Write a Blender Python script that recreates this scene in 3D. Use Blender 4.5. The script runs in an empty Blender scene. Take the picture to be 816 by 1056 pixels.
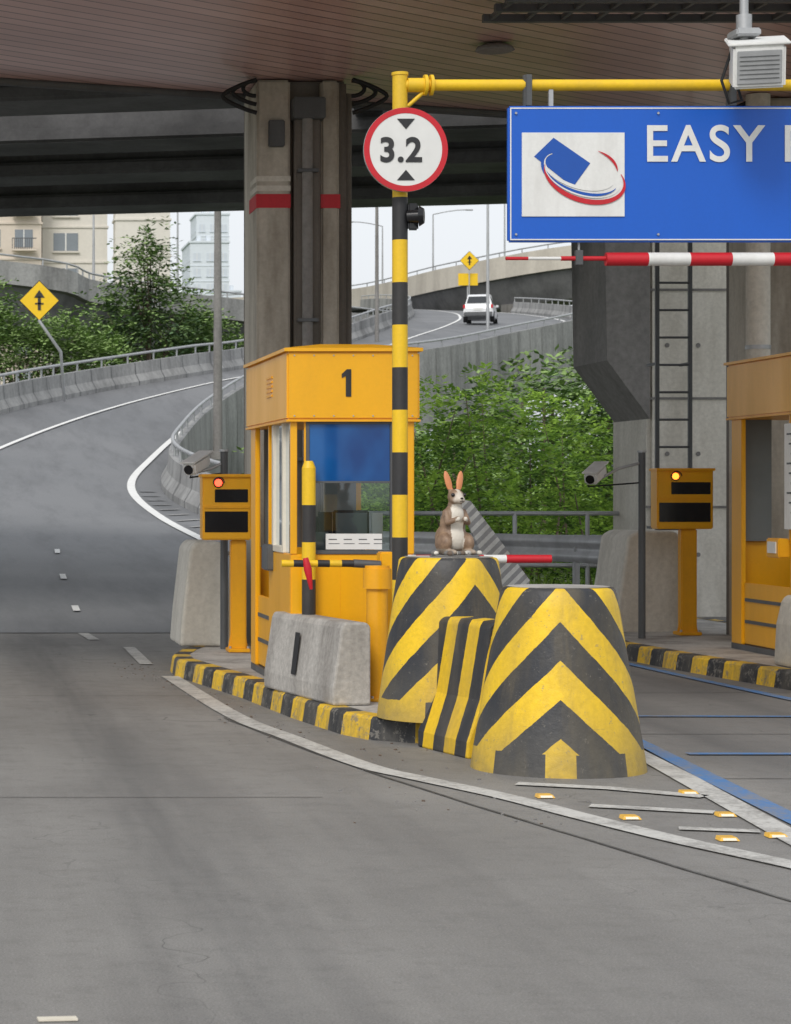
import bpy, bmesh, math, random
from mathutils import Vector, Matrix, noise
R=random.Random(7)
sc=bpy.context.scene
sc.view_settings.view_transform='Standard'; sc.view_settings.look='None'; sc.view_settings.exposure=0

# ------------------------------------------------------------------ materials
def newmat(name):
    m=bpy.data.materials.new(name); m.use_nodes=True
    nt=m.node_tree; return m,nt,nt.nodes['Principled BSDF']
def N(nt,t,**kw):
    n=nt.nodes.new(t)
    for k,v in kw.items(): setattr(n,k,v)
    return n
def c4(c): return (c[0],c[1],c[2],1)
def math_(nt,op,a,b=None,clamp=False):
    n=N(nt,'ShaderNodeMath',operation=op); n.use_clamp=clamp
    for i,x in enumerate((a,b)):
        if x is None: continue
        if isinstance(x,(int,float)): n.inputs[i].default_value=x
        else: nt.links.new(x,n.inputs[i])
    return n.outputs[0]
def mix(nt,f,a,b,blend='MIX'):
    n=N(nt,'ShaderNodeMix',data_type='RGBA',blend_type=blend)
    for i,x in ((0,f),(6,a),(7,b)):
        if isinstance(x,(int,float)): n.inputs[i].default_value=x
        elif isinstance(x,(tuple,list)): n.inputs[i].default_value=c4(x)
        else: nt.links.new(x,n.inputs[i])
    return n.outputs[2]
def ramp(nt,f,a,b):
    n=N(nt,'ShaderNodeMapRange'); n.inputs[1].default_value=a; n.inputs[2].default_value=b
    nt.links.new(f,n.inputs[0]); return n.outputs[0]
def noise_(nt,vec,scale,detail=5,rough=.6,sx=None):
    if sx:
        mp=N(nt,'ShaderNodeMapping'); mp.inputs['Scale'].default_value=sx
        nt.links.new(vec,mp.inputs[0]); vec=mp.outputs[0]
    n=N(nt,'ShaderNodeTexNoise'); n.inputs['Scale'].default_value=scale
    n.inputs['Detail'].default_value=min(detail,4); n.inputs['Roughness'].default_value=rough
    nt.links.new(vec,n.inputs['Vector']); return n.outputs[0]
def dirtied(nt,bs,vec,col,dirt,amt,scale,streak,var,vscale,bump,rough):
    big=noise_(nt,vec,scale,4,.65,(1,1,.25) if streak else None)
    fac=math_(nt,'MULTIPLY',ramp(nt,big,.42,.72),amt)
    c=mix(nt,fac,col,dirt)
    fine=noise_(nt,vec,vscale,3,.7)
    v=N(nt,'ShaderNodeMapRange'); v.inputs[3].default_value=1-var; v.inputs[4].default_value=1+var
    v.inputs[1].default_value=.25; v.inputs[2].default_value=.75
    nt.links.new(fine,v.inputs[0])
    hs=N(nt,'ShaderNodeHueSaturation'); nt.links.new(v.outputs[0],hs.inputs['Value']); nt.links.new(c,hs.inputs['Color'])
    nt.links.new(hs.outputs[0],bs.inputs['Base Color'])
    rr=N(nt,'ShaderNodeMapRange'); rr.inputs[3].default_value=max(rough-.12,.05); rr.inputs[4].default_value=min(rough+.15,1)
    nt.links.new(big,rr.inputs[0]); nt.links.new(rr.outputs[0],bs.inputs['Roughness'])
    if bump>=.15:
        b=N(nt,'ShaderNodeBump'); b.inputs['Strength'].default_value=bump; b.inputs['Distance'].default_value=.01
        nt.links.new(fine,b.inputs['Height']); nt.links.new(b.outputs[0],bs.inputs['Normal'])
def pos(nt,obj=False):
    if obj: return N(nt,'ShaderNodeTexCoord').outputs['Object']
    return N(nt,'ShaderNodeNewGeometry').outputs['Position']
def mat(name,col,rough=.6,dirt=(.08,.07,.06),amt=.3,scale=2.0,streak=True,var=.1,vscale=30,bump=.15,metal=0):
    m,nt,bs=newmat(name)
    bs.inputs['Metallic'].default_value=metal
    dirtied(nt,bs,pos(nt),col,dirt,amt,scale,streak,var,vscale,bump,rough)
    return m
def sep(nt,vec):
    s=N(nt,'ShaderNodeSeparateXYZ'); nt.links.new(vec,s.inputs[0]); return s.outputs
def stripemat(name,vec3,period,off,ca,cb,rough=.6,amt=.35,scale=3):
    m,nt,bs=newmat(name); p=pos(nt); x,y,z=sep(nt,p)
    d=math_(nt,'ADD',math_(nt,'ADD',math_(nt,'MULTIPLY',x,vec3[0]),math_(nt,'MULTIPLY',y,vec3[1])),math_(nt,'MULTIPLY',z,vec3[2]))
    w=noise_(nt,p,14,3)
    d=math_(nt,'ADD',d,math_(nt,'MULTIPLY',w,.012))
    f=math_(nt,'FRACT',math_(nt,'DIVIDE',math_(nt,'ADD',d,off+1000*period),period))
    sel=math_(nt,'GREATER_THAN',f,.5)
    c=mix(nt,sel,ca,cb)
    chips=ramp(nt,noise_(nt,p,20,4,.8),.64,.69)
    c=mix(nt,math_(nt,'MULTIPLY',chips,.5),c,(.25,.23,.2))
    dirtied(nt,bs,p,c,(.16,.14,.11),amt,scale,True,.1,30,.2,rough)
    return m
def simple(name,col,rough=.5,metal=0,emit=None,es=1):
    m,nt,bs=newmat(name)
    bs.inputs['Roughness'].default_value=rough
    n=noise_(nt,pos(nt),6,2); nt.links.new(mix(nt,n,tuple(k*.88 for k in col),tuple(min(1,k*1.1) for k in col)),bs.inputs['Base Color'])
    bs.inputs['Metallic'].default_value=metal
    if emit: bs.inputs['Emission Color'].default_value=c4(emit); bs.inputs['Emission Strength'].default_value=es
    return m

YEL=(.84,.53,.012); BLK=(.018,.019,.022); ORG=(.88,.43,.006)
M={}
M['orange']=mat('booth_paint',ORG,.35,(.55,.27,.02),.4,1.5,True,.03,40,.0)
M['orange_d']=mat('post_paint',(.86,.40,.006),.4,(.45,.22,.02),.35,3,True,.04,40,.0)
M['yellow']=mat('yellow_paint',YEL,.45,(.45,.3,.05),.35,3,True,.06,40,.0)
M['black']=mat('black_paint',BLK,.5,(.08,.07,.06),.4,4,True,.15,40,.0)
M['conc']=mat('weathered_concrete',(.45,.43,.40),.85,(.17,.155,.14),.8,2.2,True,.22,25,.5)
M['conc_d']=mat('dark_concrete',(.24,.23,.22),.9,(.09,.085,.08),.8,.8,True,.2,12,.3)
M['conc_far']=mat('parapet_concrete',(.33,.33,.325),.9,(.12,.12,.12),.85,.55,True,.2,6,.0)
M['conc_light']=mat('pale_concrete',(.68,.65,.58),.85,(.36,.33,.27),.75,1.4,True,.14,20,.3)
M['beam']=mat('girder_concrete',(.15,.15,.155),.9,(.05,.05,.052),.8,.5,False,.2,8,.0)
M['colpaint']=mat('column_paint',(.52,.48,.41),.7,(.20,.17,.13),.85,2.2,True,.12,25,.2)
M['coldark']=mat('column_dark',(.17,.15,.13),.7,(.08,.07,.055),.7,2,True,.12,25,.2)
M['grey']=mat('galvanised',(.46,.47,.48),.45,(.25,.25,.25),.5,4,True,.06,40,.0,.5)
M['greydark']=mat('dark_metal',(.11,.115,.12),.5,(.05,.05,.05),.4,4,True,.06,40,.0,.3)
M['white']=mat('white_paint',(.76,.76,.74),.5,(.45,.43,.4),.35,5,True,.04,40,.0)
M['red']=mat('red_paint',(.55,.010,.022),.5,(.3,.02,.02),.3,5,True,.06,40,.0)
M['blue']=mat('sign_blue',(.004,.105,.55),.38,(.008,.085,.42),.4,1.2,True,.03,40,0)
M['bluedk']=mat('logo_blue',(.006,.08,.40),.4,(.01,.07,.34),.3,3,True,.03,40,0)
M['cream']=mat('cream_frame',(.72,.67,.56),.5,(.45,.38,.3),.4,3,True,.05,40,.0)
M['dark']=simple('dark_interior',(.015,.015,.017),.6)
M['screen']=simple('display_black',(.012,.012,.014),.18)
M['interior']=simple('interior_panel',(.16,.18,.18),.6)
M['paper']=simple('paper',(.72,.72,.70),.6)
M['rubber']=simple('rubber',(.014,.014,.015),.7)
def blind():
    m,nt,bs=newmat('blue_window_film'); p=pos(nt)
    n=noise_(nt,p,2.2,3,.5,(1,1,.7)); c=mix(nt,ramp(nt,n,.35,.65),(.004,.045,.19),(.012,.115,.36))
    nt.links.new(c,bs.inputs['Base Color']); bs.inputs['Roughness'].default_value=.08; return m
M['blind']=blind()
M['redlamp']=simple('red_lamp',(.8,.03,.02),.3,0,(1,.07,.03),4)
M['amblamp']=simple('amber_lamp',(.9,.3,.05),.3,0,(1,.20,.02),4)
M['carwhite']=simple('car_paint',(.76,.77,.78),.2)
M['carglass']=simple('car_glass',(.03,.035,.04),.1)
def linemat(name,col,wear,under=(.23,.22,.205)):
    m,nt,bs=newmat(name); p=pos(nt)
    a=noise_(nt,p,3,4,.7); b=noise_(nt,p,35,4,.8)
    f=ramp(nt,math_(nt,'ADD',math_(nt,'MULTIPLY',a,.5),math_(nt,'MULTIPLY',b,.5)),.46,.60)
    c=mix(nt,math_(nt,'MULTIPLY',f,wear),col,under)
    nt.links.new(c,bs.inputs['Base Color']); bs.inputs['Roughness'].default_value=.75; return m
M['wline']=linemat('road_line_white',(.54,.53,.50),.8)
M['wline2']=linemat('road_line_far',(.82,.82,.80),.15)
M['bline']=linemat('road_line_blue',(.07,.19,.42),.85)
M['stud']=mat('road_stud',(.80,.46,.06),.4,(.4,.3,.2),.4,20,False,.1,60,.0)
M['studw']=simple('stud_reflector',(.8,.75,.6),.25)
M['joint']=linemat('joint_sealant',(.06,.058,.055),.7,(.17,.165,.155))
def glassmat():
    m,nt,bs=newmat('window_glass')
    out=nt.nodes['Material Output']
    g=N(nt,'ShaderNodeBsdfGlossy'); g.inputs['Roughness'].default_value=.04; g.inputs['Color'].default_value=(.8,.85,.9,1)
    t=N(nt,'ShaderNodeBsdfTransparent'); t.inputs['Color'].default_value=(.72,.80,.82,1)
    fr=N(nt,'ShaderNodeFresnel'); fr.inputs[0].default_value=1.5
    f=math_(nt,'ADD',fr.outputs[0],.08)
    mx=N(nt,'ShaderNodeMixShader'); nt.links.new(f,mx.inputs[0]); nt.links.new(t.outputs[0],mx.inputs[1]); nt.links.new(g.outputs[0],mx.inputs[2])
    nt.links.new(mx.outputs[0],out.inputs[0]); return m
M['glass']=glassmat()
def leafmat(name,col,tr=.35):
    m,nt,bs=newmat(name); out=nt.nodes['Material Output']
    p=pos(nt); n=noise_(nt,p,1.2,0)
    c=mix(nt,ramp(nt,n,.3,.7),tuple(k*.75 for k in col),tuple(min(1,k*1.3) for k in col))
    d=N(nt,'ShaderNodeBsdfDiffuse'); nt.links.new(c,d.inputs[0])
    if tr>0:
        t=N(nt,'ShaderNodeBsdfTranslucent'); nt.links.new(c,t.inputs[0])
        mx=N(nt,'ShaderNodeMixShader'); mx.inputs[0].default_value=tr
        nt.links.new(d.outputs[0],mx.inputs[1]); nt.links.new(t.outputs[0],mx.inputs[2])
        nt.links.new(mx.outputs[0],out.inputs[0])
    else: nt.links.new(d.outputs[0],out.inputs[0])
    return m
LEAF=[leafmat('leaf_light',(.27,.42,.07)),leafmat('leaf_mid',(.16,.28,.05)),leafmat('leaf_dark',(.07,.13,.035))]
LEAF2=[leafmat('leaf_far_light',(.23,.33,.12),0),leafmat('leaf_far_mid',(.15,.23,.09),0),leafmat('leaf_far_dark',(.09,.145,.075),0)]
M['bark']=mat('bark',(.16,.12,.09),.9,(.07,.05,.04),.6,3,True,.2,20,.2)

def concrete_road():
    m,nt,bs=newmat('plaza_concrete'); p=pos(nt); x,y,z=sep(nt,p)
    big=noise_(nt,p,.35,4,.6); tr=noise_(nt,p,1.6,4,.7,(1,.07,1)); mid=noise_(nt,p,4.5,4,.8); fine=noise_(nt,p,120,2,.8); f2=noise_(nt,p,38,4,.85)
    c=mix(nt,ramp(nt,big,.35,.65),(.19,.182,.17),(.255,.245,.23))
    # each cast slab differs slightly
    cell=N(nt,'ShaderNodeCombineXYZ'); nt.links.new(math_(nt,'FLOOR',math_(nt,'DIVIDE',math_(nt,'ADD',x,1.9),3.7)),cell.inputs[0]); nt.links.new(math_(nt,'FLOOR',math_(nt,'DIVIDE',y,6.1)),cell.inputs[1])
    wn=N(nt,'ShaderNodeTexWhiteNoise',noise_dimensions='3D'); nt.links.new(cell.outputs[0],wn.inputs[0])
    c=mix(nt,math_(nt,'MULTIPLY',wn.outputs[0],.22),c,(.15,.145,.14))
    c=mix(nt,math_(nt,'MULTIPLY',ramp(nt,tr,.44,.70),.5),c,(.125,.12,.115))
    c=mix(nt,math_(nt,'MULTIPLY',ramp(nt,mid,.5,.66),.42),c,(.145,.138,.128))
    c=mix(nt,math_(nt,'MULTIPLY',ramp(nt,f2,.56,.68),.35),c,(.36,.345,.32))
    def band(cx,w,s):
        d=math_(nt,'DIVIDE',math_(nt,'SUBTRACT',x,cx),w)
        g=math_(nt,'SUBTRACT',1,math_(nt,'ABSOLUTE',d),True)
        return math_(nt,'MULTIPLY',g,s)
    b=math_(nt,'ADD',math_(nt,'ADD',band(1.0,.45,.6),band(-.6,.6,.5)),math_(nt,'ADD',band(4.95,.5,.6),band(6.1,.4,.6)))
    b=math_(nt,'MULTIPLY',b,ramp(nt,tr,.25,.6))
    c=mix(nt,b,c,(.085,.085,.085))
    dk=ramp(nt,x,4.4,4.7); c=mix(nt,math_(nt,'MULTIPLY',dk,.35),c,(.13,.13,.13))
    spots=ramp(nt,noise_(nt,p,7,4,.8),.66,.70); c=mix(nt,math_(nt,'MULTIPLY',spots,.4),c,(.075,.07,.066))
    # hairline cracks
    mp=N(nt,'ShaderNodeMapping'); mp.inputs['Scale'].default_value=(.55,.28,1); wv=N(nt,'ShaderNodeVectorMath',operation='ADD')
    nz=N(nt,'ShaderNodeTexNoise'); nz.inputs['Scale'].default_value=2.2; nt.links.new(p,nz.inputs['Vector'])
    nt.links.new(p,wv.inputs[0]); nt.links.new(nz.outputs['Color'],wv.inputs[1]); nt.links.new(wv.outputs[0],mp.inputs[0])
    vo=N(nt,'ShaderNodeTexVoronoi',feature='DISTANCE_TO_EDGE'); nt.links.new(mp.outputs[0],vo.inputs['Vector']); vo.inputs['Scale'].default_value=1
    cr=math_(nt,'LESS_THAN',vo.outputs['Distance'],.0032); cr=math_(nt,'MULTIPLY',cr,ramp(nt,big,.45,.6))
    c=mix(nt,math_(nt,'MULTIPLY',cr,.6),c,(.07,.068,.065))
    hs=N(nt,'ShaderNodeHueSaturation'); v=N(nt,'ShaderNodeMapRange'); v.inputs[1].default_value=.25; v.inputs[2].default_value=.75
    v.inputs[3].default_value=.62; v.inputs[4].default_value=1.40; nt.links.new(fine,v.inputs[0])
    nt.links.new(v.outputs[0],hs.inputs['Value']); nt.links.new(c,hs.inputs['Color'])
    nt.links.new(hs.outputs[0],bs.inputs['Base Color'])
    ro=N(nt,'ShaderNodeMapRange'); ro.inputs[3].default_value=.55; ro.inputs[4].default_value=.85; nt.links.new(mid,ro.inputs[0]); nt.links.new(ro.outputs[0],bs.inputs['Roughness'])
    bp=N(nt,'ShaderNodeBump'); bp.inputs['Strength'].default_value=.6; bp.inputs['Distance'].default_value=.006
    nt.links.new(f2,bp.inputs['Height']); nt.links.new(bp.outputs[0],bs.inputs['Normal']); return m
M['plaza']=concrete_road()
def asphalt():
    m,nt,bs=newmat('asphalt'); p=pos(nt)
    big=noise_(nt,p,.12,4,.6); mid=noise_(nt,p,1.2,4,.75,(1,.12,1)); fine=noise_(nt,p,30,3,.75)
    c=mix(nt,ramp(nt,big,.3,.7),(.15,.155,.163),(.20,.203,.21))
    c=mix(nt,math_(nt,'MULTIPLY',ramp(nt,mid,.46,.70),.65),c,(.105,.108,.114))
    hs=N(nt,'ShaderNodeHueSaturation'); v=N(nt,'ShaderNodeMapRange'); v.inputs[1].default_value=.2; v.inputs[2].default_value=.8
    v.inputs[3].default_value=.8; v.inputs[4].default_value=1.2; nt.links.new(fine,v.inputs[0])
    nt.links.new(v.outputs[0],hs.inputs['Value']); nt.links.new(c,hs.inputs['Color'])
    nt.links.new(hs.outputs[0],bs.inputs['Base Color']); bs.inputs['Roughness'].default_value=.7; return m
M['asphalt']=asphalt()
M['grass']=mat('grass_ground',(.09,.13,.04),.95,(.12,.10,.06),.6,.3,False,.3,4,.0)
def soffit():
    m,nt,bs=newmat('soffit_planks'); p=pos(nt); x,y,z=sep(nt,p)
    d=math_(nt,'SUBTRACT',math_(nt,'MULTIPLY',y,.78),math_(nt,'MULTIPLY',x,.62))
    q=math_(nt,'DIVIDE',math_(nt,'ADD',d,200),.18)
    f=math_(nt,'FRACT',q); line=math_(nt,'LESS_THAN',f,.12)
    idn=N(nt,'ShaderNodeTexWhiteNoise',noise_dimensions='1D'); nt.links.new(math_(nt,'FLOOR',q),idn.inputs['W'])
    c=mix(nt,idn.outputs[0],(.56,.36,.33),(.66,.45,.42))
    c=mix(nt,math_(nt,'MULTIPLY',ramp(nt,noise_(nt,p,.8,4),.4,.75),.5),c,(.36,.23,.21))
    c=mix(nt,line,c,(.16,.08,.075))
    nt.links.new(c,bs.inputs['Base Color']); bs.inputs['Roughness'].default_value=.28
    b=N(nt,'ShaderNodeBump'); b.invert=True; b.inputs['Distance'].default_value=.02; b.inputs['Strength'].default_value=.6
    nt.links.new(line,b.inputs['Height']); nt.links.new(b.outputs[0],bs.inputs['Normal']); return m
M['soffit']=soffit()
def chevron():
    m,nt,bs=newmat('chevron_paint'); p=pos(nt,True); x,y,z=sep(nt,p)
    ang=math_(nt,'ARCTAN2',x,math_(nt,'MULTIPLY',y,-1))
    u=math_(nt,'ABSOLUTE',math_(nt,'MULTIPLY',ang,.43))
    w=math_(nt,'MULTIPLY',math_(nt,'SUBTRACT',noise_(nt,p,12,4),.5),.022)
    s=math_(nt,'ADD',math_(nt,'ADD',z,math_(nt,'MULTIPLY',u,.95)),w)
    n=math_(nt,'FRACT',math_(nt,'DIVIDE',s,.435))
    blk=math_(nt,'GREATER_THAN',n,.5)
    bot=math_(nt,'LESS_THAN',math_(nt,'ADD',z,w),.13)
    bb=math_(nt,'MULTIPLY',math_(nt,'GREATER_THAN',u,.075),math_(nt,'LESS_THAN',u,.36))
    sel=math_(nt,'ADD',math_(nt,'MULTIPLY',bot,bb),math_(nt,'MULTIPLY',math_(nt,'SUBTRACT',1,bot),blk))
    c=mix(nt,sel,(.85,.55,.013),(.028,.03,.036))
    chips=ramp(nt,noise_(nt,p,24,4,.85),.62,.66)
    c=mix(nt,math_(nt,'MULTIPLY',chips,.6),c,(.22,.20,.17))
    scr=ramp(nt,noise_(nt,p,6,4,.8,(1,1,7)),.66,.70)
    c=mix(nt,math_(nt,'MULTIPLY',scr,.45),c,(.13,.12,.10))
    low=math_(nt,'SUBTRACT',1,ramp(nt,z,0,.4))
    c=mix(nt,math_(nt,'MULTIPLY',math_(nt,'MULTIPLY',low,noise_(nt,p,5,4)),1.0),c,(.13,.12,.10))
    run=ramp(nt,noise_(nt,p,9,4,.7,(1,1,.08)),.55,.75)
    c=mix(nt,math_(nt,'MULTIPLY',run,.3),c,(.18,.14,.08))
    dirtied(nt,bs,p,c,(.18,.145,.08),.4,3,True,.1,30,.3,.5); return m
M['chev']=chevron()

# ------------------------------------------------------------------ mesh builder
class MB:
    def __init__(s): s.v=[];s.f=[];s.m=[];s.sm=[];s.mats=[]
    def mi(s,mt):
        if isinstance(mt,str): mt=M[mt]
        if mt not in s.mats: s.mats.append(mt)
        return s.mats.index(mt)
    def add(s,vs,fs,mt,smooth=False):
        o=len(s.v); s.v+= [tuple(a) for a in vs]; i=s.mi(mt)
        for f in fs: s.f.append(tuple(o+k for k in f)); s.m.append(i); s.sm.append(smooth)
    def obox(s,c,size,mt,rot=None,bev=0):
        bm=bmesh.new(); bmesh.ops.create_cube(bm,size=1)
        for v in bm.verts: v.co=Vector((v.co.x*size[0],v.co.y*size[1],v.co.z*size[2]))
        if bev>0: bmesh.ops.bevel(bm,geom=bm.edges[:],offset=min(bev,min(size)*.45),segments=2,affect='EDGES')
        mt4=Matrix.Translation(c)@(rot.to_4x4() if rot else Matrix())
        s.add([mt4@v.co for v in bm.verts],[[v.index for v in f.verts] for f in (bm.verts.index_update() or bm.faces)],mt); bm.free()
    def box(s,x0,x1,y0,y1,z0,z1,mt,bev=.006):
        s.obox(((x0+x1)/2,(y0+y1)/2,(z0+z1)/2),(abs(x1-x0),abs(y1-y0),abs(z1-z0)),mt,None,bev)
    def cyl(s,p0,p1,r0,mt,r1=None,n=16,caps=True,smooth=True):
        r1=r0 if r1 is None else r1; p0=Vector(p0);p1=Vector(p1);d=(p1-p0).normalized()
        a=d.orthogonal().normalized(); b=d.cross(a)
        vs=[]
        for p,r in((p0,r0),(p1,r1)):
            for i in range(n):
                t=2*math.pi*i/n; vs.append(p+a*math.cos(t)*r+b*math.sin(t)*r)
        s.add(vs,[(i,(i+1)%n,n+(i+1)%n,n+i) for i in range(n)],mt,smooth)
        if caps:
            s.add(vs[:n],[tuple(range(n))[::-1]],mt); s.add(vs[n:],[tuple(range(n))],mt)
    def tube(s,pts,r,mt,n=8,smooth=True):
        pts=[Vector(p) for p in pts]; vs=[];a=None
        rs=r if isinstance(r,(list,tuple)) else [r]*len(pts)
        for i,p in enumerate(pts):
            d=(pts[min(i+1,len(pts)-1)]-pts[max(i-1,0)]).normalized()
            if a is None: a=d.orthogonal().normalized()
            else: a=(a-d*a.dot(d)).normalized()
            b=d.cross(a)
            for k in range(n):
                t=2*math.pi*k/n; vs.append(p+(a*math.cos(t)+b*math.sin(t))*rs[i])
        fs=[]
        for i in range(len(pts)-1):
            for k in range(n): fs.append((i*n+k,i*n+(k+1)%n,(i+1)*n+(k+1)%n,(i+1)*n+k))
        s.add(vs,fs,mt,smooth)
        s.add(vs[:n],[tuple(range(n))[::-1]],mt); s.add(vs[-n:],[tuple(range(n))],mt)
    def prism(s,poly,vec,mt):
        n=len(poly); a=[Vector(p) for p in poly]; b=[p+Vector(vec) for p in a]
        s.add(a+b,[(i,(i+1)%n,n+(i+1)%n,n+i) for i in range(n)]+[tuple(range(n))[::-1],tuple(range(n,2*n))],mt)
    def rev(s,c,prof,mt,n=40,smooth=True):
        vs=[];k=len(prof)
        for i in range(n):
            t=2*math.pi*i/n
            for r,z in prof: vs.append((c[0]+math.cos(t)*r,c[1]+math.sin(t)*r,c[2]+z))
        s.add(vs,[(i*k+j,((i+1)%n)*k+j,((i+1)%n)*k+j+1,i*k+j+1) for i in range(n) for j in range(k-1)],mt,smooth)
        s.add([vs[i*k+k-1] for i in range(n)],[tuple(range(n))],mt)
    def disc(s,c,r,mt,n=40):
        vs=[(c[0]+math.cos(2*math.pi*i/n)*r,c[1],c[2]+math.sin(2*math.pi*i/n)*r) for i in range(n)]
        s.add(vs,[tuple(range(n))],mt)
    def build(s,name,loc=(0,0,0),rotz=0,fix=True):
        me=bpy.data.meshes.new(name); me.from_pydata(s.v,[],s.f)
        for m in s.mats: me.materials.append(m)
        me.polygons.foreach_set('material_index',s.m); me.polygons.foreach_set('use_smooth',s.sm)
        me.update()
        if fix:
            bm=bmesh.new(); bm.from_mesh(me); bmesh.ops.recalc_face_normals(bm,faces=bm.faces); bm.to_mesh(me); bm.free()
        o=bpy.data.objects.new(name,me); sc.collection.objects.link(o); o.location=loc; o.rotation_euler[2]=rotz
        return o
def group(name,kids,loc):
    e=bpy.data.objects.new(name,None); e.empty_display_size=.2; sc.collection.objects.link(e); e.location=loc
    for k in kids:
        k.parent=e; k.matrix_parent_inverse=Matrix.Translation(-Vector(loc))
    return e
def text(s,x,y,z,size,mt,name,off=.006,align='LEFT',rot=(math.pi/2,0,0),sx=1,space=1):
    cu=bpy.data.curves.new(name,'FONT'); cu.body=s; cu.size=size; cu.extrude=.0015; cu.offset=off; cu.align_x=align; cu.space_character=space
    o=bpy.data.objects.new(name+'_c',cu); sc.collection.objects.link(o); bpy.context.view_layer.update()
    me=bpy.data.meshes.new_from_object(o.evaluated_get(bpy.context.evaluated_depsgraph_get()))
    bpy.data.objects.remove(o); me.materials.clear(); me.materials.append(M[mt])
    o=bpy.data.objects.new(name,me); sc.collection.objects.link(o); o.location=(x,y,z); o.rotation_euler=rot; o.scale=(sx,1,1); return o
def strip(mb,pts,w,mt,z=.008):
    n=len(pts); vs=[]
    for i,p in enumerate(pts):
        a=Vector(pts[max(i-1,0)]);b=Vector(pts[min(i+1,n-1)]); d=(b-a); d=Vector((d.x,d.y,0)).normalized(); q=Vector((-d.y,d.x,0))
        zz=p[2] if len(p)>2 else 0
        for s_ in(-.5,.5): vs.append((p[0]+q.x*w*s_,p[1]+q.y*w*s_,zz+z))
    mb.add(vs,[(2*i,2*i+1,2*i+3,2*i+2) for i in range(n-1)],mt)
def catmull(P,k=8):
    P=[Vector(p) for p in P]; out=[]
    for i in range(len(P)-1):
        a=P[max(i-1,0)];b=P[i];c=P[i+1];d=P[min(i+2,len(P)-1)]
        for j in range(k):
            t=j/k
            out.append(.5*((2*b)+(c-a)*t+(2*a-5*b+4*c-d)*t*t+(3*b-a-3*c+d)*t**3))
    out.append(P[-1]); return out

# ------------------------------------------------------------------ ground
mb=MB(); mb.add([(-1500,-300,-.06),(1500,-300,-.06),(1500,3000,-.06),(-1500,3000,-.06)],[(0,1,2,3)],'grass'); mb.build('ground')
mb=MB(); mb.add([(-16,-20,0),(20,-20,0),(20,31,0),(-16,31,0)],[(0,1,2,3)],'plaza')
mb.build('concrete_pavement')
mb=MB()
strip(mb,catmull([(1.98,20.2),(2.087,16.7),(2.27,15.1),(2.47,13.6),(2.66,13.0),(2.955,12.2),(3.15,11.46),(3.38,10.67),(3.64,9.97),(3.97,9.0),(4.3,8)]),.15,'wline')
strip(mb,[(4.5,16.5),(4.26,14.1),(3.93,10.75),(3.8,9.2)],.15,'wline')
strip(mb,[(3.15,12.75),(3.6,12.55),(4.0,12.2)],.13,'wline'); strip(mb,[(3.3,11.85),(3.85,11.6)],.12,'wline'); strip(mb,[(3.5,11.05),(3.85,10.95)],.10,'wline')
strip(mb,[(1.9,21.6),(1.93,24)],.12,'wline'); strip(mb,[(1.65,25.2),(1.6,26.4)],.12,'wline')
mb.build('painted_lane_line')
mb=MB()
strip(mb,[(4.62,17.5),(4.43,14.66),(4.16,11.4),(3.98,9)],.13,'bline')
strip(mb,[(6.37,22.5),(6.45,20),(6.55,17.9),(6.7,16)],.10,'bline')
strip(mb,[(4.55,14.2),(6.6,14.2)],.10,'bline'); strip(mb,[(4.8,16.6),(6.6,16.55)],.08,'bline')
mb.build('painted_blue_line')
mb=MB(); rj=random.Random(2)
def wob(pts,a): return [(p[0]+rj.uniform(-a,a),p[1]+rj.uniform(-a,a)) for p in pts]
strip(mb,wob([tuple(p[:2]) for p in catmull([(2.0,16.5,0),(2.3,14.2,0),(2.6,12.5,0),(2.96,10.75,0),(3.32,9.1,0),(3.6,8,0)],6)],.006),.02,'joint',.005)
for yy in (6.1,12.2,18.3,24.4): strip(mb,wob([(-16+k*.6,yy) for k in range(int(18/.6)+1)] if yy>12.3 else [(-16+k*.6,yy) for k in range(int(18.4/.6)+1)],.004),.012,'joint',.004)
for yy in (13,15.4,18.6,21.5): strip(mb,[(4.1,yy),(20,yy)],.016,'joint',.004)
strip(mb,[(-16,26.46),(5,26.46)],.05,'joint',.0045)
mb.build('pavement_joint')
for i,(x,y) in enumerate([(3.16,12.2),(3.37,11.4),(3.61,10.7),(3.87,10.8),(3.96,12.35),(3.87,11.5)]):
    mb=MB(); mb.prism([(x-.046,y-.045,.004),(x+.046,y-.045,.004),(x+.036,y-.028,.019),(x-.036,y-.028,.019)],(0,.07,0),'stud')
    mb.add([(x-.032,y-.047,.006),(x+.032,y-.047,.006),(x+.03,y-.034,.016),(x-.03,y-.034,.016)],[(0,1,2,3)],'studw')
    mb.build('road_stud')
mb=MB(); rr=random.Random(8)
for i in range(220):
    y=rr.uniform(11,22); x=2.30-(y-15)*.08+rr.gauss(0,.12) if y>15 else 2.9+rr.gauss(0,.35)-(y-12)*.1
    s_=rr.uniform(.003,.009); mb.obox((x,y,s_*.4),(s_*2,s_*1.5,s_),'conc_d' if rr.random()<.6 else 'bark',Matrix.Rotation(rr.uniform(0,3),3,'Z'),0)
mb.obox((.35,7.05,.006),(.12,.04,.006),'cream',Matrix.Rotation(.1,3,'Z'),0)
mb.build('road_grit')

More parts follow.
